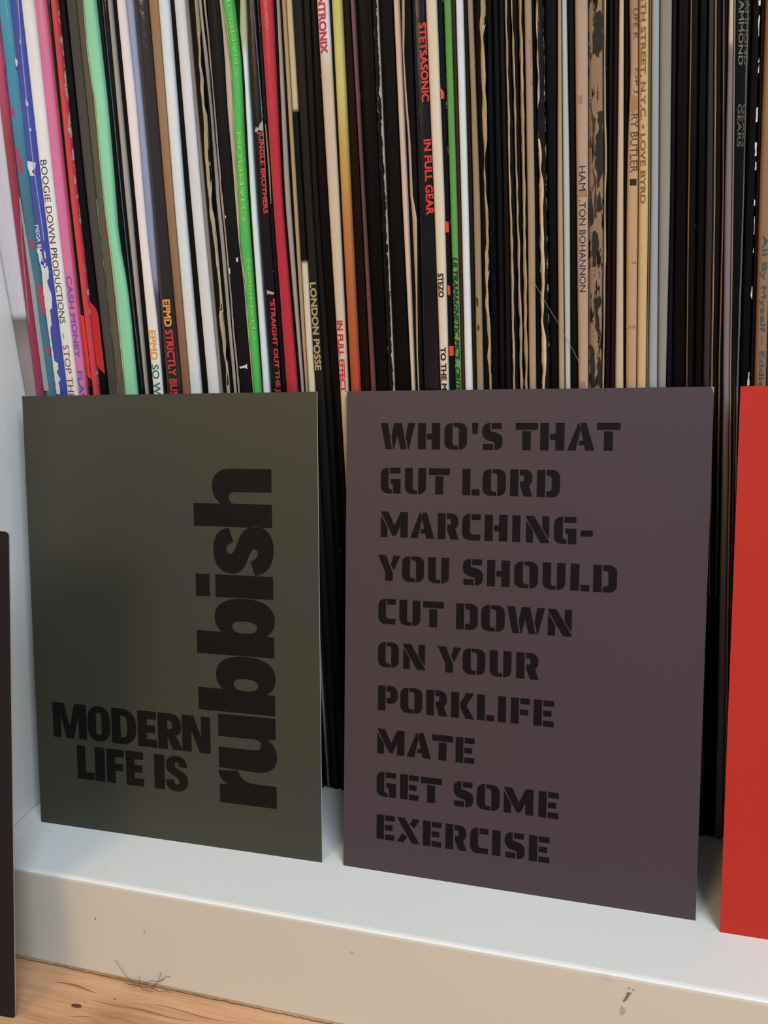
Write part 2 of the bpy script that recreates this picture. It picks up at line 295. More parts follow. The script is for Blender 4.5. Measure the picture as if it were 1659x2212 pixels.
  ('white_grey', 'off-white record sleeve with a yellowed left edge', [66.36, 67.5, 68.92, 70.2, 70.96, 71.28, 71.5, 71.72, 71.94, 72.16, 72.38, 72.6, 72.82, 73.05, 73.33, 73.61, 73.89, 74.18, 74.46, 74.74, 75.02, 75.29, 75.54, 75.79, 76.04, 76.28, 76.53, 76.78, 77.03, 77.23, 77.28], [(0, 'cfc6ba'), (320, 'd8dce4')], 0.03, 0.35, -0.3),
  ('grey_taper', 'grey-tan sleeve narrowing upwards beside the off-white sleeve', [71.27, 72.22, 73.41, 74.48, 75.11, 75.38, 75.55, 75.72, 75.89, 76.06, 76.22, 76.39, 76.56, 76.76, 77.0, 77.25, 77.5, 77.75, 78.01, 78.26, 78.51, 78.73, 78.94, 79.15, 79.36, 79.57, 79.78, 79.98, 80.19, 80.36, 80.4], [(0, '7e7464'), (320, '8a847c')], 0.1, 0.7, 0.3),
  ('dark_torn', 'dark brown sleeve with its right edge torn to tan card', [72.39, 73.31, 74.45, 75.49, 76.1, 76.38, 76.58, 76.77, 76.97, 77.17, 77.37, 77.57, 77.76, 77.96, 78.17, 78.37, 78.58, 78.78, 78.99, 79.19, 79.39, 79.6, 79.8, 80.0, 80.2, 80.4, 80.6, 80.8, 81.0, 81.16, 81.2], [(0, '1d1917'), (320, '241d1c')], 0.06, 0.6, 0.5),
  ('black_grey_fold', 'black sleeve showing one straight grey fold', [74.52, 75.55, 76.84, 78.0, 78.69, 78.97, 79.16, 79.34, 79.51, 79.69, 79.87, 80.05, 80.23, 80.44, 80.7, 80.99, 81.27, 81.55, 81.83, 82.11, 82.38, 82.62, 82.85, 83.08, 83.3, 83.53, 83.76, 83.98, 84.21, 84.39, 84.43], [(0, '121113'), (320, '151419')], 0.05, 0.5, 0.6),
  ('black_pink_fold', 'black sleeve showing a pinkish tan edge, left of the charcoal one', [78.37, 79.11, 80.03, 80.86, 81.35, 81.57, 81.73, 81.88, 82.04, 82.2, 82.36, 82.52, 82.67, 82.84, 83.0, 83.16, 83.33, 83.49, 83.66, 83.82, 83.99, 84.15, 84.31, 84.47, 84.63, 84.79, 84.95, 85.12, 85.28, 85.41, 85.44], [(0, '151213'), (320, '18161a')], 0.06, 0.5, 0.5),
  ('charcoal', 'broad charcoal record sleeve with chipped white flecks left of the lime sleeve', [79.31, 80.05, 80.98, 81.82, 82.32, 82.53, 82.69, 82.84, 82.99, 83.14, 83.29, 83.44, 83.59, 83.75, 83.92, 84.1, 84.27, 84.45, 84.63, 84.8, 84.98, 85.14, 85.31, 85.47, 85.63, 85.8, 85.96, 86.12, 86.28, 86.41, 86.45], [(0, '1d1c20'), (320, '2c292e')], 0.12, 0.35, 0),
  ('tan_torn_inner', 'tan torn card sleeve pressed against the left of the lime sleeve', [84.7, 85.23, 85.9, 86.5, 86.86, 86.99, 87.09, 87.2, 87.3, 87.54, 87.48, 87.37, 87.44, 87.59, 87.81, 87.86, 87.88, 88.16, 88.61, 88.94, 89.09, 89.21, 89.33, 89.44, 89.56, 89.68, 89.8, 89.91, 90.03, 90.12, 90.15], [(0, 'b8a88c'), (320, 'c0b49c')], 0.1, 0.8, 0.2),
  ('lime', 'lime green record sleeve with a wavy torn edge and yellow letters', [85.25, 85.78, 86.45, 87.05, 87.41, 87.54, 87.64, 87.75, 87.85, 88.09, 88.03, 87.92, 88.5, 88.91, 89.2, 89.54, 90.01, 90.58, 90.91, 90.66, 90.13, 90.06, 90.27, 90.52, 90.77, 91.02, 91.26, 91.51, 91.76, 91.96, 92.01], [(0, '3fa038'), (320, '46c456')], 0.08, 0.45, -0.6),
  ('green_shade', 'deep green sleeve added as shade in the gap between the lime and the white sleeve', [85.8, 86.33, 87.5, 88.82, 89.6, 89.92, 90.11, 90.3, 90.49, 90.68, 90.87, 91.06, 91.3, 91.6, 91.91, 92.26, 92.71, 93.2, 93.58, 93.53, 93.22, 93.28, 93.52, 93.78, 94.03, 94.29, 94.54, 94.8, 95.06, 95.26, 95.31], [(0, '0f2c14'), (320, '12381c')], 0.02, 0.5, 1.2),  # shade beside the lime sleeve, painted as a separate deep green sleeve
  ('white_leaf', 'narrow white sleeve that opens into a cream leaf at the top', [86.35, 86.88, 88.05, 89.37, 90.21, 90.59, 90.84, 91.1, 91.35, 91.61, 91.86, 92.11, 92.38, 92.7, 93.11, 93.53, 93.94, 94.39, 94.58, 94.35, 95.29, 95.93, 96.24, 96.52, 96.81, 97.1, 97.39, 97.68, 97.97, 98.2, 98.25], [(0, 'c8ccd2'), (237.87, 'd4e4e2'), (241.71, 'b4b894'), (320, 'a6a47c')], 0.02, 0.4, -0.2),
  ('black_red_stencil', 'black record sleeve with red lettering left of the bright red sleeve', [87.63, 88.86, 90.4, 91.78, 92.6, 92.92, 93.11, 93.29, 93.48, 93.66, 93.84, 94.02, 94.21, 94.45, 94.75, 95.07, 95.36, 95.6, 95.97, 96.65, 97.15, 97.46, 97.73, 98.0, 98.27, 98.53, 98.8, 99.07, 99.34, 99.56, 99.61], [(0, '17161a'), (320, '222022')], 0.06, 0.25, 0.1),
  ('purple_black', 'purple-black shiny sleeve touching the bright red sleeve', [92.99, 93.92, 95.09, 96.13, 96.75, 97.02, 97.21, 97.4, 97.58, 97.77, 97.95, 98.14, 98.33, 98.53, 98.75, 98.97, 99.2, 99.42, 99.64, 99.87, 100.09, 100.29, 100.5, 100.7, 100.9, 101.11, 101.31, 101.51, 101.72, 101.88, 101.92], [(0, '1c161e'), (320, '241c30')], 0.08, 0.12, 0.3),
  ('bright_red', 'bright red record sleeve, the widest red spine in the row', [95.32, 96.11, 97.09, 97.98, 98.5, 98.73, 98.89, 99.04, 99.19, 99.35, 99.5, 99.65, 99.81, 99.98, 100.17, 100.36, 100.56, 100.75, 100.94, 101.13, 101.32, 101.5, 101.67, 101.84, 102.01, 102.19, 102.36, 102.53, 102.7, 102.84, 102.88], [(0, '2a1012'), (135.7, '2a1012'), (136.28, 'b81a30'), (320, 'ca2038')], 0.06, 0.2, -0.6),  # dark lower stops paint the shade in the gap between the cards
  ('black_right_of_red', 'black sleeve directly right of the bright red sleeve', [98.97, 99.78, 100.78, 101.69, 102.22, 102.39, 102.44, 102.47, 102.51, 102.54, 102.58, 102.61, 102.67, 102.85, 103.15, 103.49, 103.83, 104.16, 104.5, 104.84, 105.13, 105.33, 105.51, 105.69, 105.86, 106.04, 106.21, 106.39, 106.57, 106.71, 106.74], [(0, '17110f'), (320, '1b1217')], 0.05, 0.5, 0.8),
  ('grey_curl', 'thin grey card edge that bows right of the bright red sleeve', [100.06, 100.87, 101.87, 102.78, 103.3, 103.45, 103.46, 103.45, 103.44, 103.43, 103.42, 103.41, 103.43, 103.61, 103.95, 104.34, 104.73, 105.11, 105.5, 105.88, 106.21, 106.42, 106.6, 106.77, 106.95, 107.12, 107.3, 107.48, 107.65, 107.79, 107.83], [(0, '988a7c'), (320, 'a4988c')], 0.12, 0.8, 0.2),
  ('navy_thin', 'thin navy black sleeve between grey card and tan card', [101.09, 101.87, 102.85, 103.72, 104.24, 104.43, 104.53, 104.62, 104.71, 104.81, 104.9, 104.99, 105.09, 105.27, 105.51, 105.77, 106.03, 106.29, 106.55, 106.81, 107.04, 107.23, 107.4, 107.57, 107.74, 107.91, 108.08, 108.25, 108.42, 108.56, 108.59], [(0, '131424'), (320, '16131a')], 0.05, 0.4, 0.7),
  ('tan_plain', 'thin tan card sleeve left of the cream and black banded one', [101.64, 102.42, 103.4, 104.27, 104.79, 104.98, 105.08, 105.17, 105.33, 105.51, 105.69, 105.86, 106.05, 106.24, 106.45, 106.67, 106.88, 107.1, 107.31, 107.53, 107.74, 107.94, 108.13, 108.33, 108.52, 108.72, 108.92, 109.11, 109.31, 109.46, 109.5], [(0, '3c3024'), (135.68, '3c3024'), (136.26, 'a88860'), (320, 'b8966a')], 0.06, 0.7, 0.1),  # foot darkened in colour for the shaded gap between the cards
  ('cream_banded', 'cream sleeve with a long black band halfway up the spine', [102.19, 102.97, 103.95, 104.97, 105.6, 105.88, 106.09, 106.29, 106.5, 106.71, 106.91, 107.12, 107.33, 107.53, 107.74, 107.94, 108.14, 108.35, 108.55, 108.76, 108.96, 109.17, 109.37, 109.58, 109.78, 109.99, 110.19, 110.4, 110.6, 110.77, 110.81], [(0, '30281f'), (135.67, '30281f'), (136.26, 'd2c2a0'), (181.26, 'd2c2a0'), (181.34, '131214'), (222.74, '131214'), (222.81, 'c8b084'), (320, 'ccb68c')], 0.03, 0.5, -0.1),  # lowest dark stops are painted gap shade; the black band is the spine's own
  ('brown_gold_text', 'dark brown record sleeve with dull gold capitals', [104.8, 105.57, 106.54, 107.41, 107.93, 108.17, 108.34, 108.51, 108.68, 108.85, 109.02, 109.19, 109.36, 109.53, 109.69, 109.86, 110.03, 110.2, 110.37, 110.54, 110.71, 110.88, 111.04, 111.21, 111.38, 111.55, 111.72, 111.89, 112.06, 112.2, 112.23], [(0, '25201c'), (320, '37312b')], 0.06, 0.5, 0),
  ('dark_plain', 'plain dark brown sleeve second left of the cream sleeve with red capitals', [107.99, 108.73, 109.66, 110.49, 110.98, 111.18, 111.3, 111.41, 111.52, 111.63, 111.74, 111.85, 111.97, 112.14, 112.35, 112.57, 112.79, 113.01, 113.23, 113.45, 113.65, 113.82, 113.98, 114.14, 114.3, 114.47, 114.63, 114.79, 114.95, 115.08, 115.11], [(0, '1f1916'), (320, '2e2724')], 0.08, 0.4, 0.3),
  ('dark_flecked', 'dark sleeve flecked with white, touching the cream sleeve with red capitals', [110.29, 111.03, 111.95, 112.77, 113.25, 113.42, 113.49, 113.55, 113.6, 113.66, 113.72, 113.77, 113.85, 114.03, 114.29, 114.57, 114.85, 115.13, 115.4, 115.67, 115.91, 116.08, 116.24, 116.4, 116.57, 116.73, 116.89, 117.05, 117.21, 117.34, 117.37], [(0, '19130f'), (320, '231b18')], 0.22, 0.3, 0.2),
  ('cream_crimson_text', 'cream record sleeve with crimson capitals above the gap between the cards', [114.24, 114.72, 115.32, 115.86, 116.18, 116.31, 116.4, 116.49, 116.58, 116.66, 116.75, 116.84, 116.93, 117.04, 117.16, 117.28, 117.41, 117.53, 117.65, 117.77, 117.89, 118.0, 118.1, 118.21, 118.31, 118.42, 118.52, 118.62, 118.73, 118.81, 118.83], [(0, 'cdb698'), (231.16, 'cdb698'), (240.28, 'dcd4d6'), (320, 'dcd6dc')], 0.02, 0.35, -0.5),
  ('black_by_cream', 'narrow black sleeve between the crimson lettered cream and the yellow sleeve', [115.99, 116.69, 117.57, 118.36, 118.83, 119.05, 119.23, 119.4, 119.57, 119.74, 119.92, 120.09, 120.26, 120.41, 120.54, 120.67, 120.81, 120.94, 121.07, 121.2, 121.34, 121.5, 121.65, 121.8, 121.96, 122.11, 122.26, 122.42, 122.57, 122.69, 122.73], [(0, '120e12'), (320, '181016')], 0.03, 0.4, 0.6),
  ('yellow_orange', 'sleeve fading from yellow at the top through amber to orange', [116.86, 117.57, 118.46, 119.25, 119.73, 119.93, 120.08, 120.23, 120.38, 120.53, 120.68, 120.82, 120.97, 121.13, 121.29, 121.45, 121.62, 121.78, 121.94, 122.1, 122.26, 122.42, 122.57, 122.73, 122.88, 123.04, 123.19, 123.35, 123.5, 123.62, 123.66], [(0, 'a03010'), (146.99, 'b04018'), (174.18, 'b45a20'), (193.5, 'b87a28'), (209.53, 'c09a34'), (228.44, 'c6be58'), (320, 'ccca5c')], 0.03, 0.35, -0.5),
  ('brown_glow', 'dark brown sleeve right of the yellow to orange one', [120.13, 120.77, 121.57, 122.28, 122.71, 122.89, 123.02, 123.14, 123.27, 123.39, 123.52, 123.64, 123.77, 123.92, 124.07, 124.23, 124.38, 124.54, 124.7, 124.85, 125.0, 125.14, 125.28, 125.42, 125.56, 125.7, 125.84, 125.98, 126.12, 126.23, 126.26], [(0, '1c0c0a'), (320, '341808')], 0.03, 0.4, 0.4),
  ('mauve_edge', 'thin mauve brown sleeve with scuffs right of the dark brown one', [124.53, 124.9, 125.36, 125.77, 126.01, 126.14, 126.26, 126.37, 126.49, 126.6, 126.72, 126.84, 126.94, 127.01, 127.06, 127.09, 127.13, 127.17, 127.21, 127.25, 127.31, 127.39, 127.47, 127.55, 127.63, 127.71, 127.79, 127.87, 127.95, 128.01, 128.03], [(0, '6e3a34'), (200, '6e4440'), (320, '765454')], 0.1, 0.3, 0),
  ('black_wide', 'wide black sleeve between the mauve edge and the peeling black spine', [126.58, 126.85, 127.17, 127.47, 127.64, 127.71, 127.74, 127.78, 127.81, 127.84, 127.88, 127.91, 127.95, 128.02, 128.1, 128.18, 128.27, 128.35, 128.44, 128.52, 128.59, 128.65, 128.71, 128.76, 128.82, 128.88, 128.94, 128.99, 129.05, 129.1, 129.11], [(0, '0d0a0b'), (320, '161114')], 0.02, 0.4, 0.3),
  ('peeling_black', 'peeling black sleeve with a flaked tan edge left of the middle', [129.79, 130.3, 130.93, 131.49, 131.83, 131.98, 132.08, 132.19, 132.29, 132.4, 132.5, 132.61, 132.71, 132.83, 132.94, 133.06, 133.18, 133.29, 133.41, 133.52, 133.64, 133.75, 133.86, 133.97, 134.08, 134.19, 134.3, 134.41, 134.52, 134.61, 134.63], [(0, '2a2622'), (320, '1c1e28')], 0.9, 0.3, -0.3),
  ('black_middle_wide', 'broad black sleeve between the peeling spine and the pinkish cream one', [131.8, 132.21, 132.71, 133.17, 133.44, 133.57, 133.66, 133.75, 133.84, 133.93, 134.03, 134.12, 134.21, 134.3, 134.38, 134.47, 134.55, 134.64, 134.73, 134.81, 134.9, 134.99, 135.08, 135.17, 135.26, 135.34, 135.43, 135.52, 135.61, 135.68, 135.7], [(0, '110e0e'), (320, '15131a')], 0.02, 0.5, 0.5),
  ('pink_cream', 'pinkish cream narrow sleeve left of the purple lettered one', [138.61, 138.7, 138.81, 138.91, 138.96, 138.98, 138.98, 138.97, 138.97, 138.96, 138.96, 138.96, 138.96, 138.99, 139.03, 139.08, 139.12, 139.17, 139.21, 139.26, 139.28, 139.3, 139.32, 139.34, 139.36, 139.38, 139.4, 139.42, 139.44, 139.45, 139.46], [(0, 'cfae90'), (150, 'd2b49a'), (320, 'd0aaa0')], 0.04, 0.3, -0.2),
  ('black_split_leaf', 'black sleeve with a split tan leaf curling out of it', [139.16, 139.25, 139.49, 139.77, 139.94, 140.02, 140.1, 140.17, 140.25, 140.32, 140.4, 140.47, 140.54, 140.58, 140.62, 140.65, 140.68, 140.71, 140.74, 140.78, 140.82, 140.88, 140.93, 140.99, 141.04, 141.1, 141.15, 141.2, 141.26, 141.3, 141.31], [(0, '140e10'), (320, '18121a')], 0.03, 0.6, 0.5),
  ('purple_red_text', 'deep purple record sleeve with red stencil style capitals', [140.74, 141.2, 141.77, 142.29, 142.6, 142.75, 142.87, 142.99, 143.12, 143.24, 143.36, 143.48, 143.6, 143.69, 143.76, 143.84, 143.92, 143.99, 144.07, 144.15, 144.25, 144.35, 144.45, 144.55, 144.65, 144.75, 144.85, 144.95, 145.05, 145.13, 145.15], [(0, '1c1424'), (320, '241a30')], 0.08, 0.25, 0),
  ('cream_black_text', 'cream record sleeve with bold black capitals near its foot', [147.75, 147.78, 147.83, 147.87, 147.89, 147.92, 147.94, 147.97, 148.0, 148.03, 148.05, 148.08, 148.1, 148.1, 148.08, 148.07, 148.05, 148.04, 148.02, 148.01, 148.01, 148.02, 148.03, 148.04, 148.04, 148.05, 148.06, 148.07, 148.08, 148.08, 148.08], [(0, 'd8c8a8'), (320, 'dccab2')], 0.03, 0.5, -0.7),
  ('navy_red_squares', 'navy sleeve with orange-red squares and a white flaked crease', [149.67, 149.85, 150.07, 150.26, 150.39, 150.47, 150.56, 150.65, 150.75, 150.84, 150.93, 151.03, 151.1, 151.1, 151.08, 151.06, 151.03, 151.01, 150.99, 150.97, 151.0, 151.04, 151.08, 151.12, 151.15, 151.19, 151.23, 151.27, 151.31, 151.34, 151.35], [(0, '191c30'), (320, '1a1c28')], 0.45, 0.4, 0.2),
  ('leaf_green', 'leaf green record sleeve with dark slanted capitals', [151.61, 151.76, 151.94, 152.1, 152.2, 152.25, 152.29, 152.33, 152.38, 152.42, 152.47, 152.51, 152.55, 152.58, 152.59, 152.61, 152.63, 152.64, 152.66, 152.68, 152.71, 152.74, 152.77, 152.8, 152.84, 152.87, 152.9, 152.93, 152.96, 152.99, 152.99], [(0, '5e9850'), (320, '529a3c')], 0.03, 0.5, -0.2),
  ('brown_thin', 'thin brown sleeve between the leaf green and the blue-white one', [153.36, 153.55, 153.79, 154.0, 154.13, 154.2, 154.26, 154.32, 154.38, 154.45, 154.51, 154.57, 154.63, 154.65, 154.67, 154.69, 154.7, 154.72, 154.74, 154.76, 154.79, 154.84, 154.88, 154.92, 154.96, 155.0, 155.04, 155.08, 155.12, 155.16, 155.16], [(0, '5c3024'), (320, '4a342c')], 0.1, 0.6, 0.4),
  ('blue_white', 'blue-white record sleeve right of the leaf green one', [154.16, 154.39, 154.67, 154.93, 155.09, 155.17, 155.24, 155.31, 155.38, 155.45, 155.53, 155.6, 155.66, 155.7, 155.72, 155.75, 155.77, 155.8, 155.82, 155.85, 155.9, 155.95, 156.0, 156.05, 156.1, 156.15, 156.2, 156.25, 156.3, 156.34, 156.35], [(0, 'd8d2be'), (200, 'd8dcdc'), (320, 'cfe2f2')], 0.02, 0.3, -0.4),
  ('dark_brown_line', 'dark brown sleeve edge right of the blue-white sleeve', [156.87, 157.01, 157.19, 157.34, 157.44, 157.48, 157.52, 157.55, 157.59, 157.63, 157.66, 157.7, 157.73, 157.76, 157.78, 157.81, 157.83, 157.86, 157.88, 157.91, 157.94, 157.97, 158.0, 158.03, 158.06, 158.09, 158.12, 158.15, 158.18, 158.21, 158.21], [(0, '33241a'), (320, '2c241f')], 0.05, 0.6, 0.5),
  ('tan_grey_worn', 'tan grey worn sleeve with a dark knot low on the spine', [158.02, 158.15, 158.31, 158.45, 158.54, 158.6, 158.65, 158.71, 158.78, 158.84, 158.9, 158.96, 159.01, 159.04, 159.07, 159.09, 159.1, 159.04, 158.95, 158.89, 158.9, 158.93, 158.96, 158.99, 159.01, 159.04, 159.07, 159.1, 159.13, 159.15, 159.15], [(0, 'a08358'), (215, '98825c'), (320, '9c8c7c')], 0.15, 0.8, 0),
  ('black_tan_tear', 'black sleeve whose right side is torn to a wavy tan edge', [160.97, 160.89, 160.78, 160.68, 160.63, 160.64, 160.67, 160.72, 160.76, 160.81, 160.85, 160.89, 160.91, 160.84, 160.75, 160.66, 160.57, 160.48, 160.39, 160.32, 160.29, 160.27, 160.25, 160.24, 160.22, 160.2, 160.18, 160.16, 160.14, 160.13, 160.12], [(0, '120d0a'), (320, '1c150f')], 0.03, 0.6, 0.5),
  ('black_navy', 'broad blue-black sleeve right of the wavy tan tear', [162.07, 162.3, 162.59, 162.85, 163.0, 163.06, 163.09, 163.11, 163.13, 163.16, 163.18, 163.21, 163.24, 163.32, 163.4, 163.48, 163.56, 163.64, 163.72, 163.79, 163.85, 163.9, 163.95, 164.0, 164.05, 164.1, 164.15, 164.2, 164.26, 164.3, 164.31], [(0, '0d1322'), (200, '0b0f18'), (320, '101014')], 0.02, 0.4, 0.4),
  ('black_soft', 'soft black sleeve right of the blue-black one', [165.04, 165.08, 165.13, 165.18, 165.2, 165.21, 165.22, 165.23, 165.23, 165.24, 165.24, 165.25, 165.26, 165.27, 165.28, 165.29, 165.3, 165.31, 165.32, 165.34, 165.34, 165.35, 165.36, 165.37, 165.38, 165.39, 165.4, 165.4, 165.41, 165.42, 165.42], [(0, '151516'), (320, '17161a')], 0.02, 0.5, 0.5),
  ('brown_faint', 'faint brown sleeve left of the three ragged tan edges', [167.05, 167.03, 167.0, 166.98, 166.97, 166.99, 167.02, 167.07, 167.11, 167.15, 167.19, 167.23, 167.25, 167.21, 167.15, 167.09, 167.03, 166.98, 166.92, 166.88, 166.87, 166.86, 166.86, 166.85, 166.85, 166.84, 166.84, 166.83, 166.83, 166.83, 166.82], [(0, '221812'), (320, '261a18')], 0.05, 0.6, 0.4),
  ('ragged_first', 'dark sleeve with a ragged tan left edge, first of three alike', [169.71, 169.53, 169.31, 169.11, 169.0, 168.95, 168.93, 168.9, 168.88, 168.85, 168.83, 168.8, 168.77, 168.72, 168.67, 168.61, 168.56, 168.5, 168.45, 168.4, 168.36, 168.32, 168.29, 168.25, 168.21, 168.17, 168.13, 168.09, 168.05, 168.02, 168.02], [(0, '1a140e'), (320, '1c150f')], 0.03, 0.6, 0.4),
  ('ragged_second', 'dark sleeve with a ragged tan left edge, middle one of three alike', [172.33, 172.01, 171.6, 171.24, 171.02, 170.94, 170.9, 170.86, 170.82, 170.77, 170.73, 170.69, 170.63, 170.54, 170.43, 170.33, 170.22, 170.12, 170.02, 169.92, 169.85, 169.78, 169.71, 169.64, 169.56, 169.49, 169.42, 169.35, 169.28, 169.22, 169.21], [(0, '1a140e'), (320, '1b140f')], 0.03, 0.6, 0.4),
  ('ragged_third', 'dark sleeve with a ragged tan left edge, touching the wide tan sleeve', [172.88, 172.65, 172.51, 172.38, 172.31, 172.3, 172.31, 172.33, 172.34, 172.36, 172.37, 172.39, 172.38, 172.32, 172.25, 172.19, 172.12, 172.05, 171.98, 171.93, 171.9, 171.88, 171.86, 171.83, 171.81, 171.78, 171.76, 171.73, 171.71, 171.69, 171.69], [(0, '1a140e'), (320, '1b140f')], 0.03, 0.6, 0.3),
  ('tan_wide', 'wide tan card sleeve with a bulging torn right edge', [174.13, 174.04, 173.93, 173.82, 173.76, 173.75, 173.75, 173.75, 173.76, 173.76, 173.76, 173.76, 173.75, 173.71, 173.67, 173.62, 173.58, 173.53, 173.49, 173.45, 173.43, 173.41, 173.39, 173.37, 173.35, 173.33, 173.31, 173.29, 173.27, 173.25, 173.25], [(0, 'a48a70'), (215, 'a68c6e'), (320, 'a48868')], 0.1, 0.8, 0),
  ('black_narrow_tan', 'narrow black sleeve right of the wide tan one', [176.42, 176.28, 176.12, 175.97, 175.88, 175.86, 175.86, 175.86, 175.86, 175.86, 175.87, 175.87, 175.85, 175.79, 175.73, 175.66, 175.6, 175.53, 175.47, 175.42, 175.39, 175.36, 175.33, 175.3, 175.27, 175.25, 175.22, 175.19, 175.16, 175.13, 175.13], [(0, '110d0b'), (320, '120f0d')], 0.03, 0.6, 0.7),
  ('flaked_blue_black', 'shiny blue-black sleeve with its left edge flaked to tan', [178.72, 178.39, 177.96, 177.58, 177.36, 177.26, 177.2, 177.14, 177.08, 177.02, 176.96, 176.9, 176.83, 176.75, 176.66, 176.57, 176.48, 176.39, 176.3, 176.21, 176.14, 176.06, 175.99, 175.92, 175.84, 175.8, 175.77, 175.74, 175.71, 175.68, 175.68], [(0, '1d1612'), (320, '242634')], 0.5, 0.15, -0.2),
  ('black_thread', 'broad black sleeve crossed by a fine stray thread', [181.76, 181.29, 180.7, 180.17, 179.86, 179.72, 179.62, 179.53, 179.43, 179.33, 179.24, 179.14, 179.04, 178.93, 178.82, 178.71, 178.6, 178.49, 178.38, 178.28, 178.17, 178.07, 177.97, 177.87, 177.76, 177.66, 177.56, 177.45, 177.35, 177.27, 177.25], [(0, '0f0c0a'), (320, '141112')], 0.02, 0.5, 0.4),
  ('cream_thin', 'thin cream card sleeve left of the pale blue one', [182.45, 182.37, 182.27, 182.18, 182.13, 182.08, 182.04, 181.99, 181.94, 181.89, 181.84, 181.79, 181.77, 181.78, 181.8, 181.82, 181.84, 181.86, 181.87, 181.87, 181.86, 181.84, 181.82, 181.81, 181.79, 181.77, 181.76, 181.74, 181.72, 181.71, 181.7], [(0, 'a8967c'), (320, 'a8906a')], 0.05, 0.7, 0.1),
  ('pale_blue', 'pale blue-grey narrow sleeve left of the black one by thin capitals', [185.63, 185.25, 184.79, 184.37, 184.12, 183.99, 183.9, 183.8, 183.7, 183.6, 183.5, 183.4, 183.32, 183.25, 183.19, 183.13, 183.06, 183.0, 182.94, 182.87, 182.79, 182.7, 182.62, 182.54, 182.46, 182.38, 182.31, 182.29, 182.27, 182.26, 182.25], [(0, 'bfbaae'), (200, 'b6b6b0'), (320, 'a8c4d4')], 0.02, 0.4, -0.2),
  ('black_by_capitals', 'black sleeve touching the faded pink-cream sleeve with thin capitals', [187.25, 186.83, 186.3, 185.82, 185.55, 185.45, 185.4, 185.36, 185.31, 185.27, 185.22, 185.17, 185.09, 184.96, 184.81, 184.66, 184.52, 184.37, 184.23, 184.12, 184.02, 183.93, 183.83, 183.74, 183.65, 183.56, 183.47, 183.37, 183.28, 183.21, 183.19], [(0, '15110e'), (320, '1e1815')], 0.03, 0.5, 0.6),
  ('faded_cream_text', 'faded pink-cream sleeve with thin black capitals', [189.79, 189.28, 188.65, 188.08, 187.74, 187.58, 187.47, 187.36, 187.24, 187.13, 187.02, 186.91, 186.8, 186.69, 186.58, 186.47, 186.36, 186.25, 186.14, 186.03, 185.91, 185.8, 185.69, 185.58, 185.47, 185.36, 185.25, 185.14, 185.03, 184.94, 184.91], [(0, 'b08e74'), (140, 'b3937a'), (320, 'b49c84')], 0.06, 0.6, -0.5),
  ('tattered_brown', 'tattered tan sleeve with its black spine almost torn away', [191.96, 191.6, 191.15, 190.75, 190.51, 190.41, 190.34, 190.27, 190.2, 190.13, 190.06, 189.99, 189.91, 189.83, 189.74, 189.65, 189.57, 189.48, 189.39, 189.31, 189.23, 189.16, 189.08, 189.0, 188.92, 188.84, 188.77, 188.69, 188.61, 188.55, 188.53], [(0, '8c7150'), (320, '967a56')], 0.2, 0.8, 0),
  ('cream_fold', 'dark sleeve with a bowed cream fold beside the tattered one', [195.44, 195.09, 194.67, 194.28, 194.06, 193.99, 193.97, 193.95, 193.93, 193.91, 193.9, 193.87, 193.8, 193.67, 193.54, 193.4, 193.26, 193.12, 192.99, 192.89, 192.82, 192.74, 192.67, 192.59, 192.52, 192.44, 192.37, 192.29, 192.22, 192.16, 192.14], [(0, '1c140c'), (320, '1a130e')], 0.05, 0.8, 0.4),
  ('dark_brown_pair', 'dark brown sleeve second left of the plain cream one', [195.99, 195.64, 195.22, 194.88, 194.78, 194.76, 194.77, 194.77, 194.78, 194.79, 194.8, 194.8, 194.77, 194.7, 194.62, 194.54, 194.46, 194.38, 194.31, 194.26, 194.22, 194.19, 194.15, 194.12, 194.09, 194.05, 194.02, 193.99, 193.95, 193.93, 193.92], [(0, '1a120e'), (320, '221813')], 0.04, 0.6, 0.5),
  ('reddish_brown', 'reddish brown sleeve touching the plain cream one', [197.46, 197.2, 196.88, 196.6, 196.43, 196.35, 196.29, 196.24, 196.19, 196.13, 196.08, 196.02, 195.97, 195.91, 195.85, 195.79, 195.74, 195.68, 195.62, 195.57, 195.51, 195.46, 195.4, 195.34, 195.29, 195.23, 195.18, 195.12, 195.06, 195.02, 195.01], [(0, '2c1a10'), (320, '2e1d14')], 0.04, 0.6, 0.3),
  ('plain_cream', 'plain cream record sleeve without lettering', [198.76, 198.49, 198.16, 197.86, 197.68, 197.59, 197.53, 197.46, 197.4, 197.33, 197.27, 197.2, 197.14, 197.09, 197.04, 196.99, 196.94, 196.89, 196.84, 196.78, 196.72, 196.66, 196.6, 196.55, 196.49, 196.43, 196.37, 196.31, 196.25, 196.21, 196.19], [(0, 'bfa883'), (200, 'c6ac86'), (320, 'c8bfae')], 0.03, 0.5, -0.3),
  ('black_by_tan_text', 'black sleeve between the plain cream and the stained tan one', [202.73, 202.08, 201.27, 200.54, 200.1, 199.9, 199.75, 199.6, 199.45, 199.3, 199.15, 199.01, 198.86, 198.73, 198.6, 198.46, 198.33, 198.19, 198.06, 197.92, 197.78, 197.64, 197.49, 197.35, 197.21, 197.07, 196.93, 196.86, 196.8, 196.76, 196.74], [(0, '120e0c'), (320, '15100f')], 0.03, 0.5, 0.6),
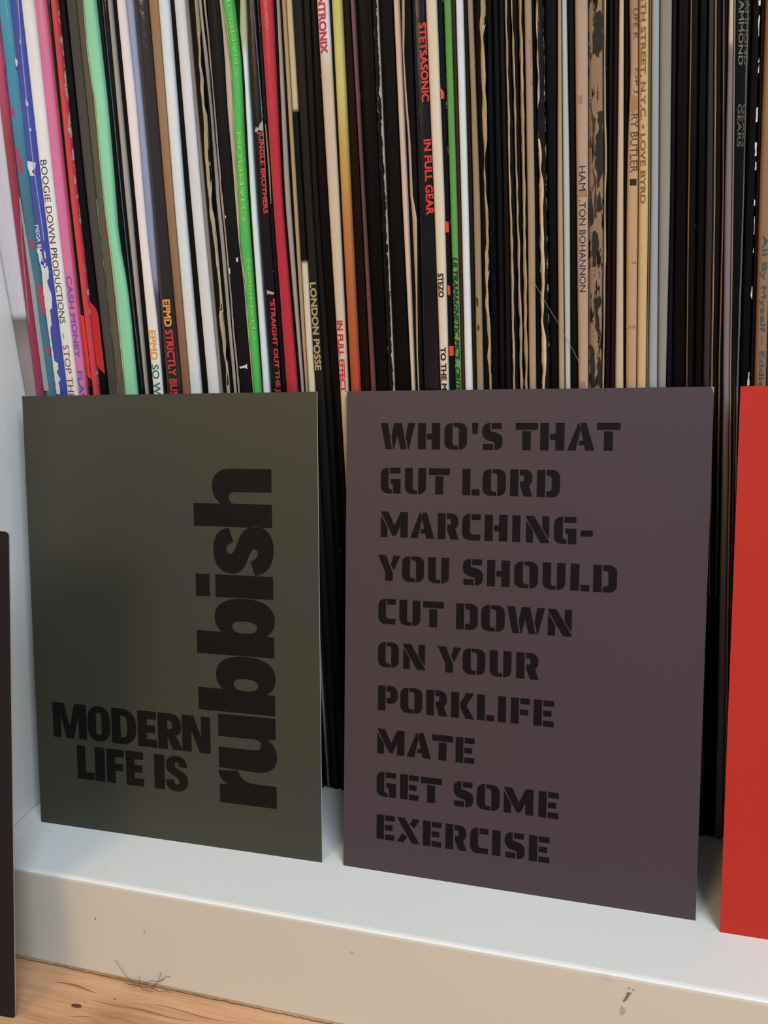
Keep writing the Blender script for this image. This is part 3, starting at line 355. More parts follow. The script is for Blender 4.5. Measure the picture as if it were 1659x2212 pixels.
  ('stained_tan_text', 'stained tan record sleeve with thin capitals and a black square', [203.28, 202.63, 201.82, 201.09, 200.65, 200.45, 200.3, 200.18, 200.05, 199.93, 199.81, 199.7, 199.63, 199.6, 199.66, 199.83, 199.8, 199.58, 199.23, 199.06, 198.98, 198.9, 198.82, 198.73, 198.65, 198.56, 198.48, 198.4, 198.31, 198.24, 198.23], [(0, 'b4926c'), (150, 'b8946c'), (215, 'c09a6c'), (240, 'a8805e'), (320, 'ac8c68')], 0.06, 0.6, -0.3),
  ('yellowed_serif', 'yellowed sleeve with faint brown serif capitals', [206.13, 205.5, 204.7, 203.99, 203.57, 203.39, 203.27, 203.16, 203.05, 202.93, 202.82, 202.7, 202.56, 202.4, 202.23, 202.06, 201.9, 201.73, 201.57, 201.42, 201.28, 201.14, 201.01, 200.87, 200.73, 200.59, 200.45, 200.31, 200.17, 200.06, 200.03], [(0, 'cdab74'), (200, 'cba871'), (320, 'c0a070')], 0.05, 0.6, -0.4),
  ('tan_pair', 'thin dark tan sleeve left of the soft blue-grey one', [208.68, 208.02, 207.2, 206.46, 206.03, 205.86, 205.75, 205.65, 205.54, 205.44, 205.34, 205.23, 205.08, 204.9, 204.71, 204.52, 204.33, 204.14, 203.96, 203.81, 203.66, 203.52, 203.38, 203.23, 203.09, 202.94, 202.8, 202.66, 202.51, 202.4, 202.37], [(0, '7e643e'), (320, '8c6e4c')], 0.03, 0.7, 0.3),
  ('soft_blue', 'soft blue-grey record sleeve right of the yellowed serif one', [209.23, 208.57, 207.75, 207.01, 206.58, 206.41, 206.3, 206.2, 206.09, 205.99, 205.89, 205.78, 205.63, 205.45, 205.26, 205.07, 204.88, 204.74, 204.6, 204.47, 204.33, 204.2, 204.07, 203.94, 203.8, 203.67, 203.54, 203.41, 203.27, 203.17, 203.14], [(0, '8e9aa4'), (100, '98a2ac'), (215, '9aa0a8'), (320, 'aeb4c0')], 0.03, 0.4, -0.2),
  ('grey_beige', 'grey-beige record sleeve left of the dark purple one', [212.53, 211.68, 210.62, 209.67, 209.1, 208.85, 208.68, 208.5, 208.32, 208.14, 207.97, 207.79, 207.6, 207.41, 207.21, 207.02, 206.82, 206.63, 206.43, 206.25, 206.06, 205.88, 205.69, 205.5, 205.32, 205.13, 204.95, 204.76, 204.58, 204.43, 204.39], [(0, '8e9088'), (320, '8c8474')], 0.03, 0.6, 0.1),
  ('dark_purple', 'dark purple thin sleeve with pale flecks right of the grey-beige one', [213.84, 213.23, 212.46, 211.78, 211.37, 211.22, 211.13, 211.05, 210.96, 210.88, 210.79, 210.7, 210.56, 210.38, 210.19, 210.0, 209.81, 209.62, 209.44, 209.3, 209.17, 209.03, 208.9, 208.77, 208.63, 208.5, 208.36, 208.23, 208.1, 207.99, 207.96], [(0, '241a36'), (320, '2c1c34')], 0.12, 0.3, 0.2),
  ('black_right_group', 'broad black sleeve right of the dark purple one', [215.84, 215.09, 214.17, 213.33, 212.83, 212.61, 212.45, 212.29, 212.13, 211.97, 211.81, 211.65, 211.48, 211.32, 211.16, 210.99, 210.83, 210.66, 210.5, 210.34, 210.17, 210.01, 209.85, 209.69, 209.52, 209.36, 209.2, 209.04, 208.87, 208.74, 208.71], [(0, '100b0d'), (320, '14100f')], 0.02, 0.4, 0.4),
  ('black_brown_line', 'black sleeve with a straight brown line down its left edge', [220.32, 219.37, 218.18, 217.1, 216.46, 216.17, 215.94, 215.72, 215.5, 215.28, 215.05, 214.83, 214.63, 214.43, 214.24, 214.05, 213.85, 213.66, 213.46, 213.26, 213.05, 212.84, 212.63, 212.42, 212.21, 212.0, 211.8, 211.59, 211.38, 211.21, 211.17], [(0, '150f0d'), (320, '191210')], 0.02, 0.5, 0.4),
  ('black_specked', 'black sleeve with tiny white specks left of the slate one', [222.51, 221.54, 220.34, 219.25, 218.61, 218.32, 218.11, 217.9, 217.69, 217.48, 217.27, 217.06, 216.85, 216.64, 216.42, 216.21, 216.0, 215.79, 215.57, 215.36, 215.15, 214.94, 214.73, 214.52, 214.31, 214.09, 213.88, 213.67, 213.46, 213.29, 213.25], [(0, '120e0c'), (320, '15120f')], 0.08, 0.4, 0.4),
  ('slate', 'slate grey sleeve with scuffed highlights', [224.97, 223.96, 222.69, 221.54, 220.87, 220.57, 220.35, 220.14, 219.93, 219.72, 219.5, 219.29, 219.06, 218.83, 218.6, 218.36, 218.13, 217.9, 217.67, 217.45, 217.22, 217.0, 216.78, 216.56, 216.33, 216.11, 215.89, 215.67, 215.44, 215.27, 215.22], [(0, '3b3238'), (200, '3e383c'), (320, '34353a')], 0.12, 0.25, 0),
  ('dark_tan_line', 'dark sleeve with a tan left edge touching the slate one', [227.75, 226.52, 224.99, 223.6, 222.79, 222.44, 222.21, 221.98, 221.75, 221.52, 221.3, 221.06, 220.78, 220.47, 220.15, 219.84, 219.53, 219.22, 218.92, 218.64, 218.37, 218.1, 217.83, 217.57, 217.3, 217.03, 216.76, 216.49, 216.22, 216.01, 215.95], [(0, '150e0c'), (320, '17100e')], 0.02, 0.5, 0.4),
  ('dark_thin_line', 'dark sleeve with a thin tan edge left of the cream and mauve one', [229.63, 228.4, 226.86, 225.48, 224.67, 224.34, 224.14, 223.94, 223.74, 223.55, 223.35, 223.13, 222.84, 222.5, 222.15, 221.81, 221.46, 221.11, 220.79, 220.51, 220.24, 219.97, 219.71, 219.44, 219.17, 218.9, 218.63, 218.36, 218.09, 217.88, 217.82], [(0, '160e0c'), (320, '17100e')], 0.02, 0.5, 0.4),
  ('cream_mauve', 'sleeve that is cream at the top and mauve below', [230.71, 229.53, 228.05, 226.72, 225.93, 225.55, 225.25, 224.94, 224.64, 224.34, 224.04, 223.75, 223.5, 223.29, 223.08, 222.87, 222.66, 222.45, 222.22, 221.97, 221.72, 221.46, 221.2, 220.94, 220.68, 220.42, 220.17, 219.91, 219.65, 219.44, 219.39], [(0, '7c6c74'), (226.13, '80707a'), (226.44, 'c6b89c'), (320, 'ccbca2')], 0.04, 0.3, -0.3),
  ('tan_thin_right', 'thin tan sleeve edge touching the cream and mauve one', [233.18, 231.8, 230.07, 228.52, 227.6, 227.19, 226.91, 226.62, 226.34, 226.05, 225.77, 225.48, 225.17, 224.85, 224.53, 224.21, 223.89, 223.57, 223.25, 222.95, 222.65, 222.34, 222.04, 221.74, 221.44, 221.14, 220.84, 220.53, 220.23, 219.99, 219.94], [(0, '8a7458'), (320, '917c62')], 0.04, 0.7, 0.2),
  ('plastic_covered', 'black sleeve in clear plastic with grey lettering and its painted reflection', [233.99, 232.56, 230.76, 229.14, 228.19, 227.77, 227.48, 227.19, 226.9, 226.61, 226.32, 226.03, 225.72, 225.4, 225.08, 224.76, 224.44, 224.12, 223.8, 223.5, 223.2, 222.89, 222.59, 222.29, 221.99, 221.69, 221.39, 221.08, 220.78, 220.54, 220.49], [(0, '17151a'), (320, '1f1e20')], 0.03, 0.08, -0.1),
  ('black_flaked_edge', 'black sleeve with a white flaked right edge near the frame edge', [234.54, 233.11, 231.59, 230.63, 230.06, 229.79, 229.58, 229.36, 229.15, 228.94, 228.72, 228.52, 228.34, 228.18, 228.03, 227.87, 227.71, 227.56, 227.39, 227.2, 227.02, 226.83, 226.65, 226.46, 226.27, 226.09, 225.9, 225.71, 225.53, 225.38, 225.34], [(0, '0f0c0c'), (320, '121010')], 0.02, 0.5, 0.3),
  ('dark_red_edge', 'very dark red sleeve left of the tan-brown lettered one', [236.74, 235.72, 234.44, 233.3, 232.62, 232.33, 232.12, 231.92, 231.71, 231.51, 231.31, 231.1, 230.87, 230.62, 230.38, 230.14, 229.89, 229.65, 229.42, 229.19, 228.97, 228.75, 228.52, 228.3, 228.08, 227.86, 227.63, 227.41, 227.19, 227.01, 226.96], [(0, '1c1414'), (320, '24090e')], 0.05, 0.5, 0.5),
  ('tan_teal_text', 'tan-brown sleeve with blue-green lettering at the right edge', [238.23, 237.13, 235.75, 234.51, 233.77, 233.43, 233.17, 232.91, 232.65, 232.39, 232.13, 231.88, 231.64, 231.42, 231.2, 230.99, 230.77, 230.55, 230.32, 230.08, 229.84, 229.6, 229.36, 229.12, 228.87, 228.63, 228.39, 228.15, 227.91, 227.72, 227.67], [(0, '8a6a48'), (320, '96724c')], 0.03, 0.6, -0.3),
  ('olive_right', 'dull olive sleeve touching the right of the tan-brown lettered one', [240.81, 239.8, 238.54, 237.4, 236.72, 236.38, 236.12, 235.85, 235.58, 235.31, 235.04, 234.78, 234.58, 234.41, 234.25, 234.08, 233.92, 233.74, 233.55, 233.34, 233.12, 232.89, 232.67, 232.45, 232.23, 232.01, 231.79, 231.57, 231.35, 231.17, 231.12], [(0, '5a6248'), (320, '5a6248')], 0.03, 0.6, 0.2),
]
LAST_EDGE = [244.24, 243.11, 241.71, 240.44, 239.68, 239.31, 239.01, 238.72, 238.42, 238.13, 237.83, 237.55, 237.33, 237.14, 236.94, 236.75, 236.56, 236.36, 236.14, 235.9, 235.66, 235.41, 235.16, 234.92, 234.67, 234.42, 234.18, 233.93, 233.68, 233.49, 233.44]
STRIPS = [
  ('dark_torn', 'worn_edge', 'b5a284', 0.5, [(253.97, 81.61, 82.46), (239.22, 80.89, 81.47), (234.68, 80.72, 81.3), (220.88, 80.2, 81.24), (217.66, 79.61, 81.11), (201.6, 79.15, 80.21), (198.35, 79.03, 79.94), (188.1, 79.39, 80.16), (170.85, 79.22, 80.64), (167.38, 78.3, 79.73), (154.69, 78.29, 78.93), (146.94, 78.29, 79.91), (144.0, 77.93, 78.74)]),
  ('black_grey_fold', 'card_fold', 'a09a92', 0.1, [(253.83, 82.75, 83.6), (239.01, 82.63, 83.5), (223.75, 82.68, 83.42), (201.43, 81.58, 82.49), (187.98, 81.4, 82.32), (170.79, 80.95, 81.9), (143.97, 80.36, 81.18)]),
  ('black_pink_fold', 'card_fold', 'b89884', 0.2, [(253.65, 84.31, 84.88), (240.97, 84.36, 84.79), (228.29, 84.02, 84.46), (214.22, 83.54, 83.98), (201.34, 83.1, 83.55), (188.03, 83.11, 83.65), (172.53, 82.59, 83.21), (143.95, 81.82, 82.31)]),
  ('black_split_leaf', 'inner_leaf', 'b59c7c', 0.1, [(246.33, 141.53, 142.29), (233.95, 140.85, 141.48), (222.87, 141.02, 141.66), (213.57, 141.43, 142.08), (197.1, 141.36, 142.03), (195.12, 141.53, 142.46), (192.16, 141.64, 142.85), (183.95, 141.63, 142.57), (170.42, 141.49, 142.04), (152.8, 140.89, 141.31), (143.77, 140.86, 141.29)]),
  ('black_tan_tear', 'worn_edge', 'b89e72', 0.5, [(243.62, 162.56, 163.83), (239.43, 162.29, 163.72), (235.25, 161.95, 162.98), (231.79, 162.08, 163.05), (227.74, 162.14, 163.11), (223.64, 162.29, 163.07), (217.71, 162.27, 163.18), (210.78, 162.19, 163.18), (205.59, 162.38, 162.88), (201.59, 162.18, 162.62), (195.59, 162.37, 162.8), (192.4, 162.39, 163.17), (186.64, 162.41, 163.03), (177.5, 162.19, 163.15), (172.2, 161.88, 162.92), (168.84, 162.04, 162.74), (162.72, 162.0, 162.88), (157.55, 162.47, 163.39), (153.03, 162.11, 163.36), (148.81, 162.19, 163.08), (143.47, 162.42, 162.96)]),
  ('ragged_first', 'worn_edge', 'ad9478', 0.35, [(242.9, 168.48, 169.11), (228.78, 168.6, 169.18), (217.09, 168.72, 169.36), (201.99, 168.62, 169.34), (200.45, 168.49, 169.42), (195.11, 168.83, 169.4), (185.57, 169.18, 169.85), (172.54, 168.96, 169.82), (155.64, 169.04, 169.81), (143.38, 169.2, 169.91)]),
  ('ragged_second', 'worn_edge', 'ab9276', 0.35, [(242.71, 170.04, 170.57), (234.29, 170.28, 170.85), (219.86, 170.54, 171.08), (204.9, 170.64, 171.13), (194.97, 170.72, 171.32), (182.24, 171.08, 171.72), (165.78, 171.09, 171.88), (162.4, 171.29, 172.08), (152.12, 171.15, 171.95), (143.35, 171.39, 172.13)]),
  ('ragged_third', 'worn_edge', 'a58c68', 0.35, [(242.43, 172.13, 172.84), (234.05, 172.17, 172.95), (225.49, 172.12, 173.17), (216.72, 172.42, 173.16), (194.83, 172.64, 173.36), (191.71, 172.34, 173.26), (186.95, 172.48, 173.38), (175.66, 172.58, 173.49), (162.35, 172.59, 173.45), (143.33, 172.79, 173.49)]),
  ('flaked_blue_black', 'worn_edge', 'c4ac88', 0.7, [(241.9, 176.36, 176.97), (230.73, 176.58, 177.21), (219.22, 176.81, 177.38), (216.91, 176.73, 177.05)]),
  ('flaked_blue_black', 'worn_edge', 'cbb18a', 0.8, [(209.47, 176.91, 177.64), (201.3, 177.01, 177.92), (194.48, 177.3, 178.21), (194.49, 177.17, 178.21), (185.69, 177.41, 178.33), (178.0, 177.53, 178.39), (168.84, 177.58, 178.59), (162.19, 177.37, 178.22), (158.8, 177.62, 178.71), (148.51, 177.57, 178.95), (143.62, 177.44, 178.13)]),
  ('cream_fold', 'card_fold', 'b8a284', 0.15, [(239.76, 193.11, 193.72), (226.09, 193.37, 193.83), (214.53, 193.49, 194.01), (209.7, 193.73, 194.31), (204.92, 193.92, 194.51), (200.1, 194.0, 194.58), (196.04, 193.88, 194.35), (193.52, 193.92, 194.33), (190.18, 193.97, 194.39), (185.16, 194.05, 194.58), (178.31, 194.09, 194.69), (169.63, 194.1, 194.71), (162.5, 194.33, 194.94), (154.74, 194.26, 194.82), (142.55, 194.12, 194.63)]),
  ('black_brown_line', 'worn_edge', '7c6248', 0.1, [(237.17, 213.54, 213.91), (191.77, 214.85, 215.19), (142.28, 216.38, 216.68)]),
  ('dark_tan_line', 'worn_edge', '94765a', 0.1, [(236.46, 219.02, 219.54), (191.32, 221.05, 221.49), (142.2, 222.66, 223.18)]),
  ('dark_thin_line', 'worn_edge', '86694f', 0.1, [(236.23, 220.9, 221.26), (191.17, 223.15, 223.48), (142.17, 224.53, 224.94)]),
  ('mint', 'worn_edge', 'b0a284', 0.5, [(258.53, 46.16, 46.54), (245.36, 44.88, 45.34), (232.22, 45.09, 45.49), (217.49, 44.03, 44.44), (204.24, 43.13, 43.54), (194.67, 43.09, 43.68), (180.67, 42.66, 43.42), (166.24, 41.87, 42.64), (144.47, 40.76, 41.02)]),
  ('lime', 'worn_edge', 'b8b480', 0.3, [(252.95, 89.88, 90.23), (247.58, 90.63, 90.99), (241.15, 91.13, 91.34), (226.1, 90.22, 90.51), (210.58, 89.3, 89.67), (200.92, 88.89, 89.19), (187.76, 87.7, 88.0), (182.53, 87.84, 88.15), (177.07, 88.74, 89.05), (174.1, 87.93, 88.24), (161.72, 87.74, 88.06), (143.89, 87.45, 87.69)]),
  ('olive', 'worn_edge', '8a7c60', 0.5, [(204.46, 40.25, 40.58), (180.87, 38.85, 39.36), (166.38, 37.99, 38.68), (154.45, 37.29, 37.81), (144.51, 37.32, 37.85)]),
  ('tan_wide', 'torn_bulge', 'ae8e66', 0.4, [(232.91, 174.85, 175.35), (230.91, 174.9, 175.77), (228.61, 175.0, 176.0), (226.32, 175.07, 176.08), (224.89, 175.09, 175.91), (222.9, 175.07, 175.32)]),
  ('black_shiny_line', 'crease', '5a6068', 0.1, [(257.76, 52.26, 52.49), (203.79, 49.41, 49.66), (144.39, 46.7, 46.96)]),  # grey strip paints a gloss line on the black sleeve
  ('plastic_covered', 'plastic_gloss', '70787c', 0.1, [(235.54, 226.33, 226.64), (215.41, 227.01, 227.32), (190.83, 227.91, 228.24), (142.12, 229.13, 229.59)]),  # painted gloss line running down the clear plastic
  ('blue', 'scuff_line', 'aab0d8', 0.12, [(261.33, 24.28, 24.42), (249.16, 22.77, 22.9), (234.62, 21.47, 21.64), (219.55, 20.29, 20.46), (205.94, 19.84, 19.98), (193.35, 19.33, 19.47)]),
  ('maroon', 'scuff_line', 'b89098', 0.12, [(244.87, 15.91, 16.03), (206.51, 12.08, 12.2), (188.12, 10.26, 10.4), (167.42, 8.08, 8.22)]),
  ('black_red_stencil', 'scuff_line', '8a8c94', 0.1, [(251.77, 99.26, 99.37), (236.85, 99.12, 99.22), (223.81, 98.81, 98.93), (210.34, 98.35, 98.46), (199.02, 97.64, 97.74)]),
  ('purple_black', 'worn_edge', '9c9a6c', 0.1, [(220.34, 99.59, 99.73), (216.42, 99.45, 99.88), (206.5, 99.26, 99.69), (198.92, 98.89, 99.18)]),
]
PATCHES = [
  ('blue', 'torn_patch', 'd6d2cc', [[(16.08, 191.16), (17.04, 191.11), (17.64, 188.85), (16.68, 186.43), (17.84, 185.37), (19.1, 185.55), (19.26, 183.8), (18.79, 181.82), (17.83, 180.87), (18.49, 178.07), (18.69, 176.03), (18.23, 172.23), (17.15, 171.51), (17.14, 169.19), (16.92, 166.88), (16.15, 165.87), (15.83, 162.75), (15.6, 157.76), (15.7, 155.11), (16.89, 154.29), (16.52, 152.17), (15.73, 151.38), (16.46, 149.49), (16.87, 148.81), (15.77, 147.62), (15.88, 145.46), (15.65, 143.84), (14.16, 143.85), (14.58, 151.94), (15.1, 161.46), (15.39, 169.77), (15.78, 176.92), (16.52, 183.44)], [(18.78, 190.64), (19.26, 189.75), (19.03, 188.03), (18.51, 187.57), (18.44, 189.3)], [(18.12, 186.72), (18.56, 186.33), (18.1, 184.73), (17.56, 185.38)]]),
  ('blue', 'torn_patch', 'd6d8de', [[(20.02, 246.45), (20.77, 245.4), (20.14, 243.7), (19.66, 244.24)], [(22.61, 251.08), (23.08, 250.71), (22.69, 249.49), (22.33, 250.17)], [(21.2, 234.8), (21.99, 233.89), (21.88, 232.75), (21.07, 233.0)], [(18.21, 217.29), (20.07, 216.79), (21.03, 216.54), (20.54, 214.87), (19.1, 214.29), (19.9, 212.85), (18.25, 212.98), (17.86, 215.08)], [(20.67, 226.72), (21.45, 226.32), (21.19, 225.5), (20.56, 225.79)]]),
  ('glossy_black', 'red_panel', 'dc2a28', [[(28.16, 169.7), (29.66, 169.2), (28.56, 148.5), (27.26, 149.76)]]),
  ('black_red_diagonal', 'red_panel', 'b81c20', [[(32.21, 173.95), (34.09, 171.83), (35.74, 169.86), (35.02, 160.54), (34.22, 150.1), (31.31, 152.76), (31.71, 163.63)]]),
  ('black_red_stencil', 'torn_patch', 'a8a298', [[(96.16, 218.83), (96.79, 219.87), (97.32, 219.46), (98.17, 220.6), (98.81, 221.15), (99.16, 220.38), (99.68, 219.85), (99.43, 218.89), (98.53, 218.61), (97.55, 218.95), (96.61, 218.3)], [(95.21, 174.46), (96.39, 174.14), (97.55, 173.54), (98.38, 174.19), (98.32, 173.65), (97.2, 173.15), (95.72, 173.49), (95.22, 173.1)]]),
  ('charcoal', 'chip', 'd0ccc0', [[(86.21, 184.38), (86.84, 184.48), (86.85, 183.27), (86.22, 183.17)], [(83.39, 151.68), (85.52, 152.07), (86.22, 152.64), (86.02, 150.91), (85.11, 151.36), (83.48, 151.1)], [(83.39, 181.56), (83.84, 181.4), (83.64, 179.78), (83.36, 180.06)], [(84.04, 196.72), (84.25, 196.58), (84.23, 195.79), (84.02, 195.94)]]),
  ('tattered_brown', 'torn_patch', '17120f', [[(191.21, 237.34), (192.39, 237.6), (192.85, 236.32), (192.96, 230.84), (192.81, 228.93), (192.0, 227.08), (190.9, 228.31), (190.57, 231.12), (190.95, 234.1)], [(192.04, 214.7), (193.37, 214.57), (193.39, 210.78), (193.83, 209.31), (193.99, 202.39), (193.71, 200.79), (192.91, 197.58), (192.13, 197.97), (192.23, 199.77), (191.69, 202.26), (191.8, 204.35), (191.74, 206.46), (191.66, 208.71), (192.26, 210.41)], [(192.94, 195.35), (193.16, 194.26), (193.51, 191.24), (193.18, 190.26), (192.31, 190.66), (192.18, 194.33)], [(190.07, 193.66), (190.76, 193.94), (191.19, 191.24), (191.35, 187.36), (190.84, 186.55), (190.25, 187.09)], [(191.06, 185.36), (192.0, 185.76), (192.65, 184.63), (192.76, 181.03), (192.19, 178.86), (192.22, 176.33), (191.32, 176.21), (190.94, 181.14)], [(191.68, 167.67), (193.35, 168.41), (193.69, 167.26), (192.82, 165.02), (193.32, 159.41), (192.57, 159.1), (191.96, 163.08)], [(190.76, 155.82), (191.49, 155.47), (192.1, 151.75), (192.43, 143.55), (191.19, 143.57), (190.86, 150.08)], [(192.67, 150.72), (193.75, 151.71), (194.01, 144.9), (193.03, 143.54)]]),
  ('tattered_brown', 'crack', '3a2413', [[(190.7, 214.83), (191.18, 213.68), (191.69, 213.0), (191.51, 211.59), (191.25, 208.1), (191.49, 204.87), (191.11, 202.63), (191.7, 198.66), (192.02, 193.68), (192.08, 188.66), (191.65, 188.69), (191.6, 195.37), (191.18, 199.36), (190.83, 202.65), (191.03, 205.23), (190.77, 208.47), (190.95, 211.64), (190.68, 213.25)]]),
  ('navy_red_squares', 'red_square', 'd8482c', [[(150.96, 190.6), (152.07, 190.28), (152.1, 187.58), (150.98, 187.65)], [(151.02, 173.36), (151.82, 173.06), (151.79, 170.51), (151.05, 170.67)], [(150.91, 156.31), (152.35, 156.14), (152.32, 153.48), (150.94, 153.38)], [(150.84, 224.39), (152.0, 223.37), (152.06, 221.67), (150.98, 221.67)]]),
  ('stained_tan_text', 'black_square', '14110f', [[(200.44, 197.71), (202.06, 197.65), (202.1, 196.07), (200.45, 196.13)]]),
  ('stained_tan_text', 'stain', 'a2764e', [[(199.89, 217.25), (200.78, 217.73), (201.75, 216.78), (201.93, 214.5), (200.89, 213.18), (199.97, 214.12)], [(200.26, 160.33), (202.66, 160.48), (202.77, 159.76), (200.28, 159.77)], [(201.3, 177.11), (202.55, 177.1), (202.57, 176.57), (201.47, 176.63)]]),
  ('faded_cream_text', 'stain', '9c7658', [[(186.99, 195.79), (189.52, 195.91), (189.69, 194.38), (187.32, 194.24)], [(187.99, 145.0), (189.33, 145.67), (189.75, 143.94), (188.33, 143.61)], [(187.0, 218.56), (188.38, 218.85), (188.4, 216.7), (187.42, 216.8)]]),
  ('tan_grey_worn', 'knot', '3c2a1c', [[(159.35, 161.57), (159.77, 162.2), (160.0, 161.16), (159.85, 160.38), (159.45, 160.53)], [(159.18, 169.93), (159.83, 169.27), (159.77, 167.1), (159.24, 167.38)]]),
  ('teal', 'blotch', 'b83c58', [[(15.87, 249.96), (15.97, 247.42), (15.01, 242.41), (14.63, 243.74)], [(14.68, 233.35), (15.97, 232.96), (15.96, 230.59), (14.72, 230.45)], [(14.06, 222.78), (14.99, 220.68), (15.8, 217.23), (15.39, 214.54), (14.18, 213.82), (13.91, 217.39)], [(13.15, 194.44), (14.3, 193.94), (15.17, 192.17), (14.93, 191.04), (13.61, 191.55)], [(13.66, 179.91), (14.82, 180.29), (15.76, 176.12), (15.32, 171.38), (14.59, 169.6), (13.4, 171.75), (13.24, 176.23)], [(12.71, 159.64), (13.93, 159.3), (14.07, 157.29), (12.6, 157.33)]]),
  ('teal', 'pale_edge', '98a09a', [[(12.28, 207.2), (12.74, 206.47), (12.65, 193.76), (12.6, 179.22), (11.65, 164.26), (10.96, 144.84), (9.0, 144.87), (9.49, 156.63), (9.95, 168.87), (10.63, 179.31), (11.15, 188.07), (11.8, 198.09)]]),
  ('black_flaked_edge', 'flake', 'd8ccc0', [[(228.85, 235.24), (229.42, 235.17), (229.41, 234.14), (228.98, 234.06)], [(229.13, 232.1), (229.32, 232.08), (229.5, 227.62), (229.24, 227.39)], [(229.75, 222.3), (230.21, 222.78), (230.19, 221.85), (229.7, 221.72)], [(229.88, 221.49), (230.29, 221.57), (230.28, 219.57), (229.66, 219.37)], [(229.95, 211.73), (230.32, 211.97), (230.42, 208.66), (229.93, 208.43)], [(230.07, 203.95), (230.5, 203.78), (230.63, 200.81), (230.18, 200.71)], [(230.35, 199.42), (230.83, 199.38), (230.97, 197.52), (230.33, 197.37)], [(230.61, 190.64), (230.91, 190.33), (230.86, 188.88), (230.64, 189.18)], [(231.0, 186.53), (231.24, 186.36), (231.36, 182.07), (231.07, 182.24)], [(231.19, 178.8), (231.48, 178.79), (231.5, 177.59), (231.2, 177.75)], [(231.48, 169.39), (231.79, 169.07), (231.74, 165.98), (231.24, 166.93)], [(231.85, 146.94), (232.37, 147.25), (232.19, 145.79), (232.38, 143.66), (231.78, 143.51)]]),
]
TEXTS = [
  ('white_typewriter', 'BOOGIE DOWN PRODUCTIONS', '3b332e', 217.06, 167.25, 0.22, 0.78, 0, 0),
  ('white_typewriter', '-', '3b332e', 164.1, 162.44, 0.3, 0.7, 0, 0),
  ('white_typewriter', 'STOP THE', '7a4038', 160.17, 142.36, 0.22, 0.78, 0, 0),
  ('blue', 'MEGA BLAST', 'd8d8dc', 198.28, 186.89, 0.08, 0.42, 1, 0),
  ('pink', 'CASH MONEY', '6a52a8', 182.07, 155.81, 0.22, 0.82, 1, 0),
  ('pink', 'FLAV', '6a52a8', 151.51, 141.07, 0.22, 0.85, 1, 0),
  ('cream_ochre_text', 'EPMD', 'd8a038', 163.94, 154.53, 0.16, 0.84, 1, 0),
  ('cream_ochre_text', 'SO W', '3c7860', 153.04, 143.25, 0.14, 0.86, 1, 0),
  ('black_wrinkled', 'EPMD', 'e09a40', 173.2, 164.76, 0.28, 0.8, 2, 0),
  ('black_wrinkled', 'STRICTLY BUS', 'cc3434', 163.89, 142.58, 0.3, 0.82, 2, 0),
  ('lime', 'CHAMPION', '88d83c', 233.44, 254.7, 0.92, 0.5, 0, 0),
  ('lime', 'CHAMPION', 'a0d83a', 194.6, 218.89, 0.92, 0.45, 0, 0),
  ('lime', 'CHAMPION', 'a0d83a', 159.68, 183.75, 0.99, 0.66, 0, 0),
  ('black_red_stencil', 'JUNGLE BROTHERS', 'cc3040', 218.67, 196.35, 0.45, 0.95, 2, 0),
  ('black_red_stencil', '"STRAIGHT OUT THE JU', 'c83040', 171.95, 141.6, 0.45, 0.98, 2, 0),
  ('brown_gold_text', 'LONDON POSSE', 'a89468', 176.05, 150.01, 0.14, 0.9, 2, 0),
  ('cream_crimson_text', 'NTRONIX', 'c02848', 250.08, 236.21, 0.14, 0.8, 2, 0),
  ('cream_crimson_text', 'IN FULL EFFECT', 'c4283c', 164.72, 143.37, 0.16, 0.84, 2, 0),
  ('purple_red_text', 'STETSASONIC', 'cc3830', 240.4, 221.39, 0.48, 1.0, 2, 0),
  ('purple_red_text', 'IN FULL GEAR', 'cc3830', 212.05, 192.58, 0.5, 1.0, 2, 0),
  ('cream_black_text', 'STEZO', '1c1814', 176.74, 170.1, 0.18, 0.8, 2, 0),
  ('cream_black_text', 'TO THE MAX', '1c1814', 156.09, 139.67, 0.18, 0.85, 2, 0),
  ('leaf_green', "ULTRAMAGNETIC MC'S . CRITICAL", '14281a', 180.92, 138.26, 0.1, 0.95, 2, 0.25),
  ('faded_cream_text', 'HAM', '1e1a18', 201.83, 195.78, 0.24, 0.8, 0, 0),
  ('faded_cream_text', '.TON BOHANNON', '1e1a18', 193.47, 169.88, 0.24, 0.8, 0, 0),
  ('stained_tan_text', 'UFE K', '5c4230', 236.99, 230.03, 0.4, 0.98, 0, 0),
  ('stained_tan_text', 'OF J', '5c4230', 223.67, 218.06, 0.45, 0.98, 0, 0),
  ('stained_tan_text', 'RY BUTLER', '54402e', 213.16, 199.2, 0.25, 0.95, 0, 0),
  ('yellowed_serif', '5TH STREET, N.Y.C. • LOVE BYRD', '7c5a34', 239.6, 191.46, 0.1, 0.72, 1, 0),
  ('plastic_covered', 'HAMMOND', '6c6c68', 237.68, 221.61, 0.16, 0.5, 1, 0),
  ('plastic_covered', 'HAMMOND', '5c5c58', 237.51, 221.48, 0.56, 0.84, 1, 0),  # second copy paints the lettering's reflection in the plastic
  ('plastic_covered', 'GEARS', '5a5a56', 212.95, 203.11, 0.16, 0.5, 1, 0),
  ('plastic_covered', 'GEARS', '50504c', 212.84, 203.02, 0.56, 0.84, 1, 0),  # painted reflection of the word above
  ('tan_teal_text', 'All By Myself – Eddie F', '3a5454', 181.8, 139.43, 0.2, 0.78, 1, 0),
  ('dark_flecked', 'MADE', '2c2622', 44.94, 28.49, 0.4, 0.9, 1, 0),
]
THREAD = [(175.33, 174.2), (176.07, 172.19), (178.83, 167.21), (181.99, 162.07), (186.44, 153.81), (187.98, 150.56)]
DARK_BR = [23.6913, -21.0341, -37.5]
DARK_TR = [38.9299, -0.6, 115.8698]
